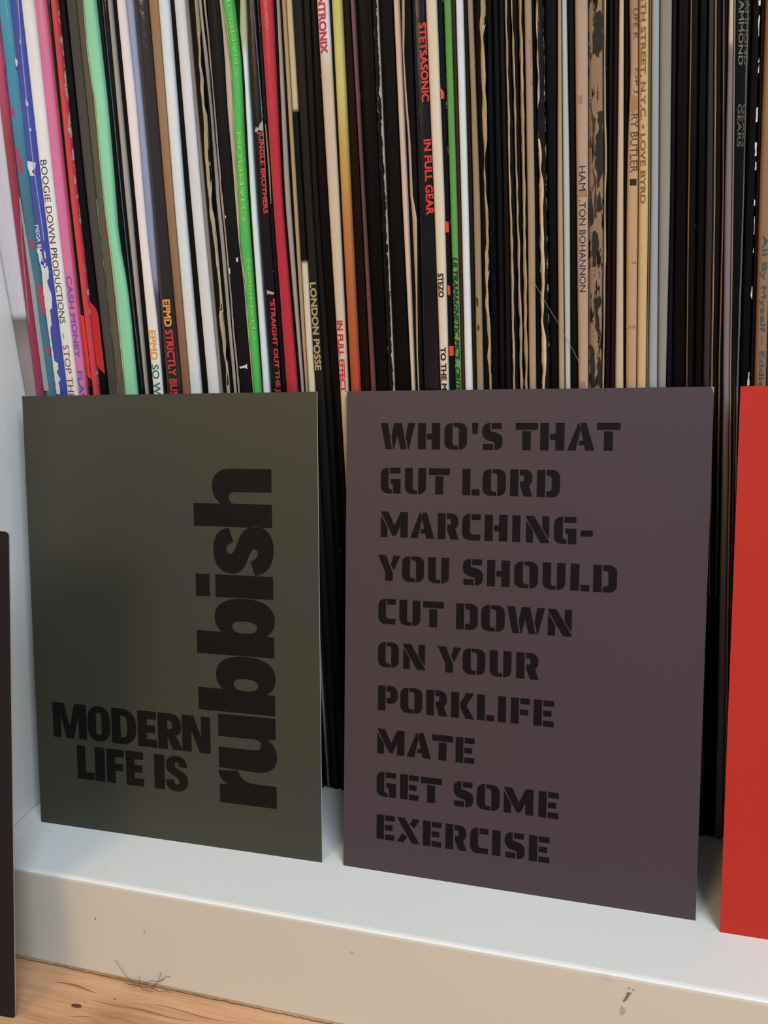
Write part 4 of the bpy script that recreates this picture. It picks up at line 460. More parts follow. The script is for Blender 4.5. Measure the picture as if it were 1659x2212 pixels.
DARK_A = [0.9813, 0.152, -0.1178]

R_FACE = 61.2
DEPTH = 312.0
ZA = np.array(ZS, float)
# the row goes on to the right side panel, beyond what the picture shows
_tones = ['16120f', '2a2220', '8a7a62', '15131a', '3a2c24', '1c1815', 'a89878', '14110f', '3c4450', '18120f', '6e2c28', '1a1716', '9a8c74', '151311']
_last = np.array(LAST_EDGE); _n = len(_tones); _end = 334.4
_words = ['black', 'dark brown', 'olive tan', 'blue-black', 'chestnut brown', 'soft black', 'pale sand', 'deep black', 'steel blue', 'umber black', 'brick red', 'charcoal brown', 'grey beige', 'black brown']
for _k, _c in enumerate(_tones):
    _e = _last+(_end-_last)*_k/_n
    RECORDS.append(('row_end_%d' % _k, _words[_k]+' record sleeve in the end of the row hidden beyond the right edge', [round(float(q), 2) for q in _e], [(0, _c), (320, _c)], .08, .5, .3))
LAST_EDGE = [_end]*len(LAST_EDGE)
LEFTS = [np.array(r[2]) for r in RECORDS]+[np.array(LAST_EDGE)]
def record_mat(name, stops, chips, rough, shade=1.0):
    m, nt, bs = newmat('sleeve_'+name)
    tc = N(nt, 'ShaderNodeTexCoord'); sep = N(nt, 'ShaderNodeSeparateXYZ'); nt.links.new(tc.outputs['UV'], sep.inputs[0])
    r = N(nt, 'ShaderNodeValToRGB'); e = r.color_ramp.elements
    def tone(c):
        v = lin(c); L = .3*v[0]+.6*v[1]+.1*v[2]; k = .34+.66*min(1, L/.10)
        s_ = .86; return tuple((L+(q-L)*s_)*k for q in v[:3])+(1,)
    st = [(z/320, tone(c)) for z, c in stops]
    e[0].position = st[0][0]; e[0].color = st[0][1]; e[1].position = st[-1][0]; e[1].color = st[-1][1]
    for p, c in st[1:-1]: x = e.new(p); x.color = c
    nt.links.new(sep.outputs[1], r.inputs[0])
    ob = tc.outputs['Object']
    n1 = noise(nt, ob, 55, 5, .6, (3, 3, 1)); n2 = noise(nt, ob, 700, 2)
    f = mathn(nt, 'ADD', mathn(nt, 'MULTIPLY_ADD', n1, .22, .82), mathn(nt, 'MULTIPLY_ADD', n2, .12, .0))
    cc = N(nt, 'ShaderNodeCombineColor')
    for i in range(3): nt.links.new(f, cc.inputs[i])
    col = mixc(nt, 1.0, r.outputs[0], cc.outputs[0], 'MULTIPLY')
    if chips > 0:
        ed = mathn(nt, 'ABSOLUTE', mathn(nt, 'MULTIPLY_ADD', sep.outputs[0], 2.0, -1.0))
        ed = mathn(nt, 'POWER', ed, 5.0)
        n3 = noise(nt, ob, 620, 6, .7, (2.0, 1, .5)); n4 = noise(nt, ob, 38, 3, .5, (1, 1, 1))
        s = mathn(nt, 'ADD', n3, mathn(nt, 'MULTIPLY', ed, .05+.22*chips)); s = mathn(nt, 'ADD', s, mathn(nt, 'MULTIPLY', n4, .22))
        mk = N(nt, 'ShaderNodeMapRange'); nt.links.new(s, mk.inputs[0]); t = .86-.13*chips
        mk.inputs[1].default_value = t; mk.inputs[2].default_value = t+.02
        if name == 'tattered_brown':
            n5 = noise(nt, ob, 210, 6, .7, (2.4, 1, .42)); mk2 = N(nt, 'ShaderNodeMapRange'); nt.links.new(n5, mk2.inputs[0])
            mk2.inputs[1].default_value = .535; mk2.inputs[2].default_value = .55
            col = mixc(nt, mk2.outputs[0], col, lin('1e140d'))
        col = mixc(nt, mk.outputs[0], col, lin('c9bda6'))
        nt.links.new(mathn(nt, 'MULTIPLY_ADD', mk.outputs[0], .5, rough, clamp=True), bs.inputs['Roughness'])
    else: bs.inputs['Roughness'].default_value = rough
    nt.links.new(col, bs.inputs['Base Color'])
    bs.inputs['Specular IOR Level'].default_value = .5 if rough < .26 else (.3 if rough < .45 else .15) if max(st[-1][1][:3]) > .05 else .10
    bump(nt, bs, n1, .12, .002)
    return m

def edge_at(i, z): return float(np.interp(z, ZA, LEFTS[i]))
GAP = .07
def wob(i, z): return 0.0
def spine_xy(i, z, t, lift=0.0, dy=0.0, w_r=None):
    """point on the spine front: t in -1..1 across"""
    xl, xr = edge_at(i, z)+GAP, edge_at(i+1, z)-GAP
    w = xr-xl; r = min(.5*w, .9)
    return (xl+xr)/2+t*w/2, R_FACE+dy+r*abs(t)**6-lift
RECINFO = {}
TS = (-1, -.93, -.75, -.4, 0, .4, .75, .93, 1)
ZTOP = [314.0, 315.0, 313.5, 314.5]
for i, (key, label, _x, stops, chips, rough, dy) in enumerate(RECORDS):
    zt = ZTOP[i % 4]
    dy = dy + random.uniform(-.15, .15)
    zs = [.3]+[z for z in ZS[1:-1] if z < zt-2]+[zt]
    xo = (edge_at(i, 0)+edge_at(i+1, 0))/2; org = Vector((xo, R_FACE+dy, 0))
    V = []; F = []; UV = []
    nr = len(TS)+2
    for z in zs:
        xl, xr = edge_at(i, z)+GAP, edge_at(i+1, z)-GAP
        if xr < xl+.3: xr = xl+.3
        ring = [(xl, R_FACE+dy+DEPTH, 0.0)]
        for t in TS:
            x, y = spine_xy(i, z, t, 0, dy); ring.append((x, y, (t+1)/2))
        ring.append((xr, R_FACE+dy+DEPTH, 1.0))
        for x, y, u in ring: V.append(((x-org.x)*MM, (y-org.y)*MM, z*MM)); UV.append((u, z/320))
    for a in range(len(zs)-1):
        for b in range(nr-1):
            F.append((a*nr+b, a*nr+b+1, (a+1)*nr+b+1, (a+1)*nr+b))
        F.append((a*nr+nr-1, a*nr, (a+1)*nr, (a+1)*nr+nr-1))
    F.append(tuple(range(nr-1, -1, -1))); F.append(tuple((len(zs)-1)*nr+b for b in range(nr)))
    me = bpy.data.meshes.new('record_sleeve'); me.from_pydata(V, [], F); me.update()
    ul = me.uv_layers.new(name='uv')
    for lp in me.loops: ul.data[lp.index].uv = UV[lp.vertex_index]
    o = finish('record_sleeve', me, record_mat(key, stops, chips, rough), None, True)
    o.location = org*MM
    tag(o, label, 'record', 'record sleeves standing in a row in the shelving unit')
    RECINFO[key] = (i, o, dy, org)

def on_spine(key, x, z, lift):
    """world (x, z) mm -> local coordinates on that spine"""
    i, o, dy, org = RECINFO[key]
    xl, xr = edge_at(i, z)+GAP, edge_at(i+1, z)-GAP; t = max(-1.0, min(1.0, (2*x-xl-xr)/max(.2, xr-xl)))
    x = max(xl+.02, min(xr-.02, x))
    y = spine_xy(i, z, t, lift, dy)[1]
    return ((x-org.x)*MM, (y-org.y)*MM, z*MM)

MATC = {}
def cmat(hexc, rough=.6, var=.1, scale=900):
    k = (hexc, rough)
    if k not in MATC: MATC[k] = mat_plain('tone_'+hexc, hexc, rough, var, scale, .2)
    return MATC[k]

# torn card edges, folds, leaves and painted gloss lines: thin strips with a ragged outline, proud of the spine
for key, name, hexc, rag, pts in STRIPS:
    i, rec, dy, org = RECINFO[key]
    pts = sorted(pts); zz = np.array([p[0] for p in pts]); xa = np.array([p[1] for p in pts]); xb = np.array([p[2] for p in pts])
    z0, z1 = zz[0], zz[-1]
    if z0 < 150: z0 = z0-60 if z0 > 130 else z0     # runs on below, behind the cards
    sa = (xa[1]-xa[0])/(zz[1]-zz[0]); sb = (xb[1]-xb[0])/(zz[1]-zz[0])
    if z1 > 235:
        z1 = 312
    step = 1.3 if rag > .2 else 3
    n = max(3, int((z1-z0)/step)); V = []; F = []
    rng = np.random.default_rng(len(key)+int(z0*7))
    ja = rng.normal(0, 1, n+1); jb = rng.normal(0, 1, n+1)
    for _ in range(2): ja = np.convolve(np.pad(ja, 1, 'edge'), [.25, .5, .25], 'valid'); jb = np.convolve(np.pad(jb, 1, 'edge'), [.25, .5, .25], 'valid')
    for k in range(n+1):
        z = z0+(z1-z0)*k/n
        if z < zz[0]:
            e = edge_at(i, z)-edge_at(i, zz[0]); x0 = xa[0]+e; x1 = xb[0]+e
        elif z > zz[-1]:
            e = edge_at(i, z)-edge_at(i, zz[-1]); x0 = xa[-1]+e; x1 = xb[-1]+e
        else: x0 = np.interp(z, zz, xa); x1 = np.interp(z, zz, xb)
        x0 += ja[k]*rag*.45; x1 += jb[k]*rag*.45
        if x1 < x0+.12: m_ = (x0+x1)/2; x0 = m_-.06; x1 = m_+.06
        for x, l in ((x0, .1), ((x0+x1)/2, .42+.1*rag*ja[k]), (x1, .1)):
            V.append(on_spine(key, x, z, l))
        V.append(on_spine(key, (x0+x1)/2, z, -.35))
    for k in range(n):
        a = k*4; b = a+4
        F += [(a, a+1, b+1, b), (a+1, a+2, b+2, b+1), (a+2, a+3, b+3, b+2), (a+3, a, b, b+3)]
    F += [(0, 3, 2, 1), (n*4, n*4+1, n*4+2, n*4+3)]
    me = bpy.data.meshes.new(name); me.from_pydata(V, [], F); me.update()
    finish(name, me, cmat(hexc, .8, .22), rec)

for key, name, hexc, polys in PATCHES:
    rec = RECINFO[key][1]; sub = 1 if name == 'red_panel' else 0
    for pl in polys:
        V = []; F = []
        # fine outline so that it bends with the spine and looks torn
        fine = []
        for k in range(len(pl)):
            a = pl[k]; b = pl[(k+1) % len(pl)]; d = math.dist(a, b); m_ = max(1, int(d/(1.0 if not sub else 4)))
            for q in range(m_):
                t = q/m_; j = (.22 if key == 'tattered_brown' else .1) if name in ('torn_patch', 'flake', 'chip', 'stain', 'crack') else 0
                fine.append((a[0]+(b[0]-a[0])*t+random.uniform(-j, j), a[1]+(b[1]-a[1])*t+random.uniform(-j, j)))
        base = len(V); lift = .05 if name in ('stain', 'blotch', 'red_panel', 'pale_edge', 'red_square', 'black_square') else .12
        for x, z in fine: q = on_spine(key, x, z, lift); V.append((q[0], min(q[1], -lift*MM), q[2]))
        F.append(tuple(range(base, base+len(fine))))
        me = bpy.data.meshes.new(name); me.from_pydata(V, [], F); me.update()
        rough = .3 if name in ('red_panel', 'blotch', 'red_square') else .75
        finish(name, me, cmat(hexc, rough, .15), rec)

# printed lettering: real outlines laid on the spines
def text_mesh(s, bold, extra=0.0):
    cu = bpy.data.curves.new('t', 'FONT'); cu.body = s; cu.size = 1; cu.offset = 0; cu.resolution_u = 3
    cu.space_character = 1.0
    t = bpy.data.objects.new('tmp', cu); COL.objects.link(t)
    dg = bpy.context.evaluated_depsgraph_get(); me = bpy.data.meshes.new_from_object(t.evaluated_get(dg))
    bpy.data.objects.remove(t); bpy.data.curves.remove(cu); me.materials.clear()
    d = (0, .016, .032)[bold]
    if d:      # heavier strokes: the outline laid over itself, slightly shifted
        bm = bmesh.new()
        for k, (ox, oy) in enumerate(((-d, -d), (d, -d), (-d, d), (d, d), (0, 0))):
            me.transform(Matrix.Translation((ox, oy, k))); bm.from_mesh(me); me.transform(Matrix.Translation((-ox, -oy, -k)))
        bm.to_mesh(me); bm.free()
    return me
for key, s, hexc, z0, z1, f0, f1, bold, shear in TEXTS:
    i, rec, dy, org = RECINFO[key]; me = text_mesh(s, bold)
    xs = [v.co.x for v in me.vertices]; ys = [v.co.y for v in me.vertices]
    x0, x1 = min(xs), max(xs); y0, y1 = (min(ys), max(ys)) if s != '-' else (0, .75)
    for v in me.vertices:
        b = (v.co.y-y0)/(y1-y0); a = (v.co.x+shear*v.co.y-x0)/(x1-x0+shear*y1)
        zc = v.co.z; z = z0+(z1-z0)*a; f = f0+(f1-f0)*b
        xl, xr = edge_at(i, z)+GAP, edge_at(i+1, z)-GAP
        q = on_spine(key, xl+(xr-xl)*f, z, 0); v.co = (q[0], -(.05+.012*zc)*MM, q[2])
    me.update()
    o = finish('spine_lettering', me, cmat(hexc, .5, .05), rec)

# a stray thread hanging across the black sleeves
def tube(name, pts, rad, mat, sides=5):
    V = []; F = []; P = [Vector(p)*MM for p in pts]; org = P[0].copy()
    for k, p in enumerate(P):
        d = (P[min(k+1, len(P)-1)]-P[max(k-1, 0)]).normalized(); u = d.cross(Vector((0, 1, .1))).normalized(); v = d.cross(u)
        for s_ in range(sides):
            a = 2*math.pi*s_/sides; V.append(p+(u*math.cos(a)+v*math.sin(a))*rad*MM-org)
    for k in range(len(P)-1):
        for s_ in range(sides):
            F.append((k*sides+s_, k*sides+(s_+1) % sides, (k+1)*sides+(s_+1) % sides, (k+1)*sides+s_))
    me = bpy.data.meshes.new(name); me.from_pydata([tuple(v) for v in V], [], F); me.update()
    o = finish(name, me, mat); o.location = org; return o
o = tube('stray_thread', [(x, R_FACE-.75, z) for x, z in THREAD], .06, cmat('8a8880', .6))
tag(o, 'fine pale thread slanting across the black sleeves in the middle right', 'thread')
FL = cmat('4a4038', .9)
fluff = bpy.data.objects.new('dust_fluff', None); COL.objects.link(fluff); fluff.location = (.060, -.003, FLOOR_Z*MM)
tag(fluff, 'small tuft of dark dust fluff where the white board meets the floor', 'dust')
def hair(x0, n, sp, zr):
    x, y, z = x0, -1.2, FLOOR_Z+.4; a = random.uniform(-.4, .4); out = []
    for k in range(n):
        out.append((x, y, z)); a += random.uniform(-.5, .5); x += sp*math.cos(a); z = max(FLOOR_Z+.2, z+sp*math.sin(a)*zr); y = min(-.5, max(-3.5, y+random.uniform(-.4, .4)))
    return out
strands = [hair(50+k*1.6, 14, .9, .8) for k in range(7)]
strands.append([(47.5, -.5, FLOOR_Z+8.2), (48.2, -.6, FLOOR_Z+7), (49.3, -.7, FLOOR_Z+5), (50.6, -.8, FLOOR_Z+3.2), (52, -1, FLOOR_Z+1.5), (53.5, -1.2, FLOOR_Z+.5)])
for st in strands:
    o = tube('fibre', st, .07, FL, 4); o.parent = fluff; o.matrix_parent_inverse = Matrix.Translation(-fluff.location)
# grime line in the joint of board and floor
pts = []
for k in range(190):
    pts.append((-5+k*1.3, -.25+random.uniform(-.1, .15), FLOOR_Z+.12+random.uniform(-.1, .25)))
g = tube('dust_line', pts, .15, cmat('5e5244', .95), 5); tag(g, 'thin line of dark dust along the foot of the white board', 'dust', None, 'stuff')

# ---------------------------------------------------------------- art cards
def card_mat(name, hexc, rough=.45, spec=.4, k=1.0):
    m, nt, bs = newmat(name)
    co = N(nt, 'ShaderNodeTexCoord').outputs['Object']
    n = noise(nt, co, 2500, 2); f = mathn(nt, 'MULTIPLY_ADD', n, .10, .95); c = N(nt, 'ShaderNodeCombineColor')
    for i in range(3): nt.links.new(f, c.inputs[i])
    nt.links.new(mixc(nt, 1.0, lin(hexc, k), c.outputs[0], 'MULTIPLY'), bs.inputs['Base Color'])
    bs.inputs['Roughness'].default_value = rough; bs.inputs['Specular IOR Level'].default_value = spec
    bump(nt, bs, n, .04, .0001)
    return m
CORE = mat_plain('card_core', 'd8d4c8', .7)
CT = .45
def make_card(name, BL, a, b, w, h, face, label, core=CORE, radius=0.0):
    """BL: bottom-left front corner (mm); a, b unit vectors; the card's front faces the room"""
    a = Vector(a).normalized(); b = Vector(b); b = (b-a*b.dot(a)).normalized(); n = a.cross(b)
    M = Matrix((a, b, n)).transposed().to_4x4(); M.translation = Vector(BL)*MM
    out = fillet([(0, 0, radius), (w, 0, radius), (w, h, radius), (0, h, radius)]) if radius else [(0, 0), (w, 0), (w, h), (0, h)]
    # subdivide the sides a little so that the card has a soft natural outline
    k = len(out)
    V = [(x*MM, y*MM, 0) for x, y in out]+[(x*MM, y*MM, -CT*MM) for x, y in out]
    F = [tuple(range(k)), tuple(range(2*k-1, k-1, -1))]+[(q, q+k, (q+1) % k+k, (q+1) % k) for q in range(k)]
    me = bpy.data.meshes.new(name); me.from_pydata(V, [], F); me.update()
    o = finish(name, me, [face, core]); o.matrix_world = M
    for p_ in me.polygons:
        if p_.index > 1: p_.material_index = 1
    bm = bmesh.new(); bm.from_mesh(me); bmesh.ops.recalc_face_normals(bm, faces=bm.faces[:]); bm.to_mesh(me); bm.free()
    tag(o, label, 'card'); return o
def card_axes(yaw, lean):
    a = (math.cos(yaw), math.sin(yaw), 0); n = Vector((-math.sin(yaw), math.cos(yaw), 0))
    return a, tuple(n*math.sin(lean)+Vector((0, 0, math.cos(lean))))

G = card_mat('green_card', '3b392f', .45, .35); V_ = card_mat('violet_card', '45373c', .5, .3); RD = card_mat('red_card_face', 'b42c20', .6, .2)
INK1 = card_mat('black_ink', '100d0b', .6, .15); INK2 = card_mat('dark_ink', '110c0d', .6, .12); DK = card_mat('dark_card_face', '1f191c', .55, .2)
a, b = card_axes(0.01419, 0.20359)
card1 = make_card('art_card', (7.697, 22.355, .02), a, b, 104.43, 147.74, G, 'olive green card with black words reading modern life is rubbish', CORE)
a, b = card_axes(-0.0012, 0.24139)
card2 = make_card('art_card', (119.18, 24.074, .02), a, b, 104.22, 148.0, V_, 'greyish violet card with ten lines of black stencil capitals', card_mat('violet_core', '8a8088', .6))
a, b = card_axes(0.0, 0.22936)
card3 = make_card('art_card', (229.555, 21.055, .02), a, b, 104.6, 148.35, RD, 'plain bright red card cut off by the right edge of the frame', card_mat('red_core', 'c06050', .6))
DC_BR = Vector(DARK_BR); DC_TR = Vector(DARK_TR); a = Vector(DARK_A)
b = (DC_TR-DC_BR); hgt = b.length
card4 = make_card('art_card', DC_BR-a*105, a, b, 105, hgt, DK, 'near-black card standing on the floor at the left edge of the frame', card_mat('grey_core', 'b8acb8', .6), 1.2)

# --- heavy grotesque letters of the green card (x right, y up, mm on the card)
def condensed(ch, x0, x1, y0, y1):
    h = 100.0
    W_ = {'M': 110, 'O': 72, 'D': 77, 'E': 58, 'R': 70, 'N': 83, 'L': 58, 'I': 32, 'F': 57, 'S': 68}[ch]
    s = 27
    if ch == 'M': P = [[(0, 0), (0, 100), (38, 100), (55, 34), (72, 100), (110, 100), (110, 0), (84, 0), (84, 66), (67, 0), (43, 0), (26, 66), (26, 0)]]
    elif ch == 'O': P = [[(0, 0, 34), (0, 100, 34), (72, 100, 34), (72, 0, 34)], [(27, 18, 9), (45, 18, 9), (45, 82, 9), (27, 82, 9)]]
    elif ch == 'D': P = [[(0, 0), (0, 100), (77, 100, 42), (77, 0, 42)], [(28, 19), (49, 19, 16), (49, 81, 16), (28, 81)]]
    elif ch == 'E': P = [[(0, 0), (0, 100), (57, 100), (57, 78), (28, 78), (28, 61), (53, 61), (53, 40), (28, 40), (28, 22), (58, 22), (58, 0)]]
    elif ch == 'F': P = [[(0, 0), (0, 100), (57, 100), (57, 78), (28, 78), (28, 58), (53, 58), (53, 37), (28, 37), (28, 0)]]
    elif ch == 'L': P = [[(0, 0), (0, 100), (28, 100), (28, 22), (58, 22), (58, 0)]]
    elif ch == 'I': P = [[(0, 0), (0, 100), (32, 100), (32, 0)]]
    elif ch == 'N': P = [[(0, 0), (0, 100), (34, 100), (56, 44), (56, 100), (83, 100), (83, 0), (51, 0), (27, 60), (27, 0)]]
    elif ch == 'R': P = [[(0, 0), (0, 100), (68, 100, 30), (68, 42, 24), (52, 41), (73, 0), (43, 0), (28, 36), (28, 0)], [(28, 56), (42, 56, 9), (42, 80, 9), (28, 80)]]
    elif ch == 'S':
        P = [cubic([(66, 69), ('C', (66, 90), (54, 101), (34, 101)), ('C', (14, 101), (1, 90), (1, 72)), ('C', (1, 56), (12, 50), (28, 42)), ('C', (38, 37), (41, 34), (41, 28)),
             ('C', (41, 21), (38, 18), (33, 18)), ('C', (28, 18), (25, 22), (25, 32)), (0, 29), ('C', (1, 9), (12, -1), (33, -1)), ('C', (55, -1), (68, 10), (68, 30)), ('C', (68, 46), (58, 54), (42, 61)),
             ('C', (31, 66), (28, 69), (28, 74)), ('C', (28, 80), (31, 83), (35, 83)), ('C', (39, 83), (41, 79), (41, 70))], 8)]
    out = []
    for pl in P:
        q = fillet(pl, 7) if ch != 'S' else pl
        out.append([(x0+(x1-x0)*x/W_, y0+(y1-y0)*y/100) for x, y in q])
    return out
def word_c(items, y0, y1, name):
    polys = []
    for ch, x0, x1 in items: polys += condensed(ch, x0, x1, y0, y1)
    return filled(name, polys, INK1, card1, .01, .07)
word_c([('M', 6.68, 19.95), ('O', 20.42, 29.09), ('D', 29.73, 39.06), ('E', 39.69, 46.8), ('R', 47.22, 56.0), ('N', 56.2, 66.35)], 31.6, 43.8, 'printed_word')
word_c([('L', 15.75, 22.45), ('I', 22.75, 26.55), ('F', 27.3, 34.0), ('E', 34.75, 41.45), ('I', 45.43, 49.25), ('S', 49.68, 57.84)], 17.6, 29.45, 'printed_word')

# the large lower-case word runs upwards: (s along the word, t above its baseline) -> (x, y) = (89.25 - t, s)
def bowl(s0, s1, t0, t1): # outer shape of a rounded bowl
    return None
rub = []
rub.append(cubic([(15.8, 0), (23.07, 0), (23.07, 7.2), ('C', (23.07, 10.8), (24.4, 12.6), (26.95, 13.3)), (26.5, 20.2), ('C', (24.6, 20.2), (23.0, 19.2), (22.1, 17.0)), (21.85, 19.9), (15.75, 19.9)], 8))
rub.append(cubic([(45.4, 19.95), (38.0, 19.95), (38.0, 8.0), ('C', (38.0, 5.9), (37.5, 5.05), (36.3, 5.05)), ('C', (35.0, 5.05), (34.4, 5.8), (34.4, 7.4)), (34.35, 19.95), (27.5, 19.95), (27.1, 6.0),
      ('C', (27.3, 1.9), (29.4, -.35), (32.7, -.35)), ('C', (35.3, -.35), (37.2, .9), (38.3, 2.95)), (38.55, 0), (45.4, 0)], 8))
def letter_b(s):
    return [cubic([(s, 0), (s+6.6, 0), (s+6.8, 2.7), ('C', (s+8.0, .6), (s+9.6, -.35), (s+12, -.35)), ('C', (s+16.3, -.35), (s+18.5, 3.6), (s+18.5, 10)), ('C', (s+18.5, 16.4), (s+16.4, 20.3), (s+12.2, 20.3)),
            ('C', (s+10, 20.3), (s+8.4, 19.4), (s+7.4, 17.8)), (s+7.4, 26.8), (s, 26.8)], 10),
            cubic([(s+9.3, 5.7), ('C', (s+7.7, 5.7), (s+7.3, 7.6), (s+7.3, 10)), ('C', (s+7.3, 12.4), (s+7.7, 14.25), (s+9.3, 14.25)), ('C', (s+10.8, 14.25), (s+11.25, 12.4), (s+11.25, 10)), ('C', (s+11.25, 7.6), (s+10.8, 5.7), (s+9.3, 5.7))], 8)]
rub += letter_b(46.25); rub += letter_b(64.95)
rub.append([(83.6, 0), (90.85, 0), (90.85, 19.8), (83.6, 19.8)]); rub.append([(83.6, 21.85), (90.8, 21.85), (90.8, 26.7), (83.6, 26.7)])
rub.append(cubic([(105.9, 14.7), ('C', (105.2, 18.6), (102.8, 20.2), (98.9, 20.2)), ('C', (94.0, 20.2), (91.35, 18.0), (91.35, 14.0)), ('C', (91.35, 10.6), (93.4, 9.5), (96.4, 8.3)), ('C', (98.6, 7.4), (99.5, 6.8), (99.3, 5.9)),
      ('C', (99.1, 4.9), (97.6, 4.6), (96.6, 5.5)), ('C', (96.0, 6.1), (95.7, 6.7), (95.4, 7.5)), (90.95, 6.1), ('C', (91.4, 2.0), (94.6, -.35), (99.3, -.35)), ('C', (103.8, -.35), (106.4, 1.9), (106.4, 5.6)),
      ('C', (106.4, 9.6), (103.8, 10.8), (100.8, 12.0)), ('C', (98.6, 12.9), (97.5, 13.5), (97.6, 14.5)), ('C', (97.8, 16.0), (99.6, 16.2), (100.4, 15.1)), ('C', (100.9, 14.5), (101.2, 13.9), (101.4, 13.3))], 10))
rub.append(cubic([(106.2, 0), (113.4, 0), (113.4, 12.2), ('C', (113.4, 13.7), (114.0, 14.5), (115.3, 14.5)), ('C', (116.5, 14.5), (117.1, 13.8), (117.1, 12.2)), (117.15, 0), (124.35, 0), (124.4, 13.6),
      ('C', (124.4, 17.8), (122.4, 20.2), (119, 20.2)), ('C', (116.5, 20.2), (114.8, 19.2), (113.4, 17.4)), (113.4, 26.8), (106.2, 26.8)], 8))
filled('printed_word', [[(89.25-t, s) for s, t in pl] for pl in rub], INK1, card1, .01, .07)

# --- stencil capitals of the violet card (units: cap height 100)
def stencil(ch):
    S_ = 31
    c = 20
    L = [(0, 0), (S_, 0), (S_, 100), (0, 100)]
    D = {
     'I': (31, [L]),
     'H': (87, [L, [(36, 38), (55, 38), (55, 0), (87, 0), (87, 100), (55, 100), (55, 60), (36, 60)]]),
     'T': (84, [[(0, 75), (84, 75), (84, 100), (0, 100)], [(26, 0), (58, 0), (58, 70), (26, 70)]]),
     'U': (84, [[(0, 100), (0, 0, 26), (49, 0), (49, 14), (36, 14), (31, 20, 3), (31, 100)], [(53, 0), (84, 0, 26), (84, 100), (53, 100)]]),
     'O': (86, [[(31, 100), (0, 100, 26), (0, 0, 26), (51, 0), (51, 15), (38, 15), (31, 22, 4), (31, 100)], [(35, 100), (86, 100, 26), (86, 0, 26), (55, 0), (55, 78, 4), (48, 85), (35, 85)]]),
     'D': (86, [L, [(36, 100), (86, 100, 26), (86, 0, 26), (36, 0), (36, 20), (55, 24, 6), (55, 76, 6), (36, 80)]]),
     'G': (79, [[(31, 100), (0, 100, 26), (0, 0, 26), (45, 0), (45, 15), (36, 17), (31, 22)], [(36, 100), (78, 100), (78, 78), (36, 78)], [(50, 0), (79, 0), (79, 57), (40, 57), (40, 38), (50, 34)]]),
     'C': (72, [[(31, 100), (0, 100, 26), (0, 0, 26), (70, 0), (72, 22), (38, 22), (31, 28, 4)], [(36, 100), (72, 100), (71, 78), (36, 78)]]),
     'R': (84, [L, [(36, 100), (82, 100, 26), (82, 48, 14), (70, 40), (84, 0), (52, 0), (38, 38), (38, 56), (52, 56), (52, 78), (36, 78)]]),
     'P': (82, [L, [(36, 100), (82, 100, 26), (82, 30, 26), (36, 30), (36, 52), (52, 52), (52, 78), (36, 78)]]),
     'S': (76, [[(35, 100), (73, 100), (71, 78), (35, 78)], [(30, 100), (0, 100, 24), (0, 42, 20), (46, 28), (46, 0), (76, 0, 24), (76, 58, 20), (30, 70)], [(2, 22), (41, 22), (41, 0), (4, 0)]]),
     'A': (96, [[(0, 0), (30, 0), (46, 72), (43, 96), (38, 100)], [(49, 100), (66, 100), (96, 0), (64, 0), (60, 19), (40, 19), (44, 36), (56, 36), (50, 64), (45, 84)]]),
     'W': (134, [[(0, 100), (28, 100), (44, 0), (20, 0)], [(52, 100), (82, 100), (102, 0), (78, 0), (65, 54), (53, 0), (49, 0), (42, 50)], [(107, 100), (134, 100), (111, 0), (108, 0), (98, 48)]]),
     'M': (109, [[(0, 84), (0, 0), (27, 0), (27, 38)], [(0, 100), (30, 100), (56, 45), (80, 100), (109, 100), (109, 0), (80, 0), (80, 48), (62, 6), (48, 6), (3, 92)]]),
     'N': (87, [[(0, 84), (0, 0), (27, 0), (27, 40)], [(0, 100), (30, 100), (87, 7), (87, 0), (56, 0), (0, 93)], [(61, 100), (87, 100), (87, 16), (61, 56)]]),
     'Y': (92, [[(0, 100), (33, 100), (49, 58), (61, 34), (61, 0), (30, 0), (30, 34)], [(63, 100), (92, 100), (66, 42), (53, 64)]]),
     'L': (67, [L, [(36, 0), (67, 0), (67, 23), (36, 23)]]),
     'E': (76, [L, [(36, 78), (76, 78), (76, 100), (36, 100)], [(36, 39), (67, 39), (67, 61), (36, 61)], [(36, 0), (76, 0), (76, 22), (36, 22)]]),
     'F': (73, [L, [(36, 78), (73, 78), (73, 100), (36, 100)], [(36, 35), (67, 35), (67, 57), (36, 57)]]),
     'K': (90, [L, [(36, 42), (58, 0), (90, 0), (60, 51), (89, 100), (58, 100), (36, 60)]]),
     'X': (94, [[(0, 100), (32, 100), (94, 0), (62, 0)], [(66, 100), (94, 100), (72, 62), (53, 78)], [(0, 0), (28, 0), (42, 22), (23, 38)]]),
     "'": (26, [[(0, 100), (26, 100), (22, 60), (3, 60)]]),
     '-': (46, [[(0, 30), (46, 30), (46, 52), (0, 52)]]),
    }
    return D[ch]
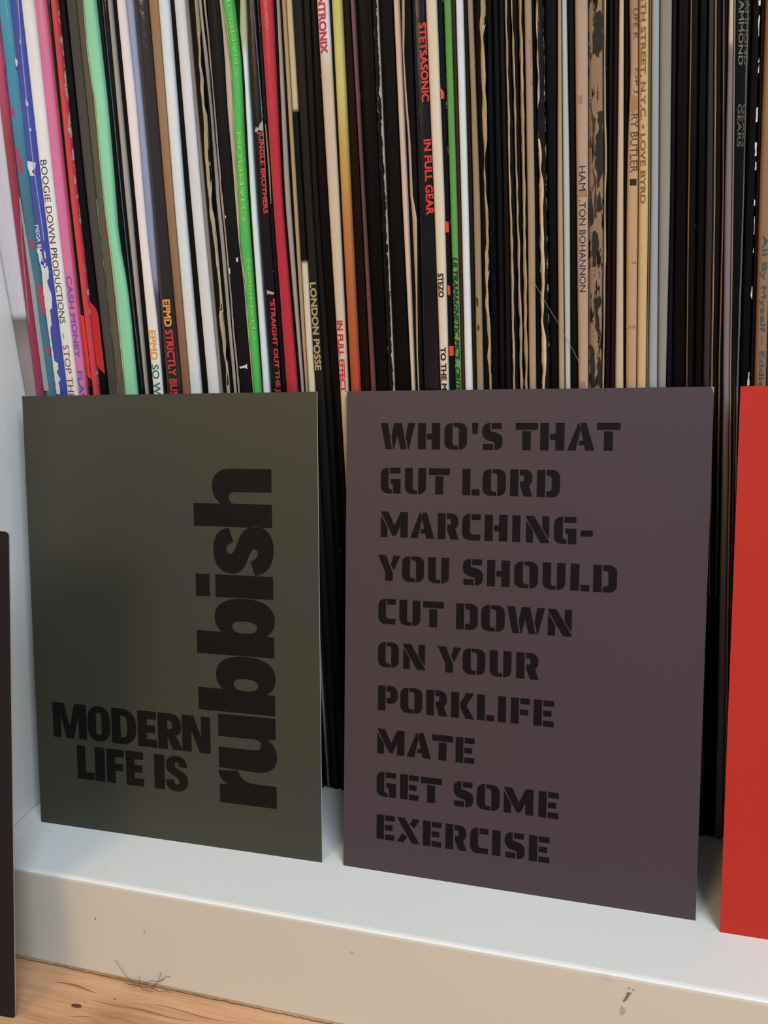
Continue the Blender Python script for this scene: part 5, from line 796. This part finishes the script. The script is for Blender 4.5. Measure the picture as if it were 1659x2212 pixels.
LINES = [
 ("WHO'STHAT", [10.88, 21.49, 22.41, 29.13, 30.44, 37.19, 38.62, 40.5, 41.68, 47.57, 51.28, 57.62, 58.33, 65.11, 65.9, 73.39, 73.98, 80.29], 130.65),
 ('GUTLORD', [11.02, 17.21, 18.56, 25.06, 25.93, 32.22, 36.03, 41.14, 42.02, 48.76, 50.02, 56.49, 57.68, 64.18], 117.35),
 ('MARCHING-', [11.16, 19.61, 20.39, 27.8, 28.82, 35.14, 36.2, 41.67, 42.85, 49.51, 50.91, 53.23, 54.86, 61.43, 62.8, 69.06, 70.22, 73.58], 104.15),
 ('YOUSHOULD', [10.45, 17.43, 18.0, 24.81, 26.05, 32.43, 36.62, 42.6, 43.79, 50.45, 51.76, 58.59, 59.88, 66.3, 67.7, 72.99, 74.01, 80.49], 90.9),
 ('CUTDOWN', [10.69, 16.16, 17.32, 23.85, 24.68, 31.0, 34.81, 41.29, 42.33, 49.24, 49.92, 60.78, 61.68, 68.38], 77.6),
 ('ONYOUR', [10.72, 17.27, 18.69, 25.48, 29.4, 36.49, 36.99, 43.76, 45.05, 51.45, 52.86, 59.39], 64.3),
 ('PORKLIFE', [10.87, 17.06, 17.96, 24.84, 26.08, 32.53, 33.71, 40.7, 41.55, 46.64, 47.78, 50.14, 51.57, 57.07, 58.18, 63.98], 50.8),
 ('MATE', [10.79, 19.39, 20.13, 27.73, 28.09, 34.48, 35.3, 40.98], 37.3),
 ('GETSOME', [10.66, 16.9, 18.23, 24.05, 24.73, 31.19, 34.9, 40.86, 41.92, 48.83, 50.02, 58.71, 60.16, 65.93], 23.85),
 ('EXERCISE', [10.8, 16.58, 17.33, 24.55, 25.6, 31.34, 32.59, 39.11, 40.18, 45.69, 46.79, 49.29, 50.53, 56.45, 57.67, 63.64], 10.3),
]
for chars, xs, y0 in LINES:
    polys = []
    for k, ch in enumerate(chars):
        W_, P = stencil(ch); x0, x1 = xs[2*k], xs[2*k+1]
        for pl in P:
            polys.append([(x0+(x1-x0)*x/W_, y0+7.72*y/100) for x, y in fillet(pl, 4)])
    filled('stencil_lettering', polys, INK2, card2, .01, .07)
filled('worn_corner', [[(104.22, 148.0), (103.2, 148.0), (103.7, 147.6), (103.95, 146.6), (104.22, 146.2)]], cmat('857a80', .7), card2, .005, .04)
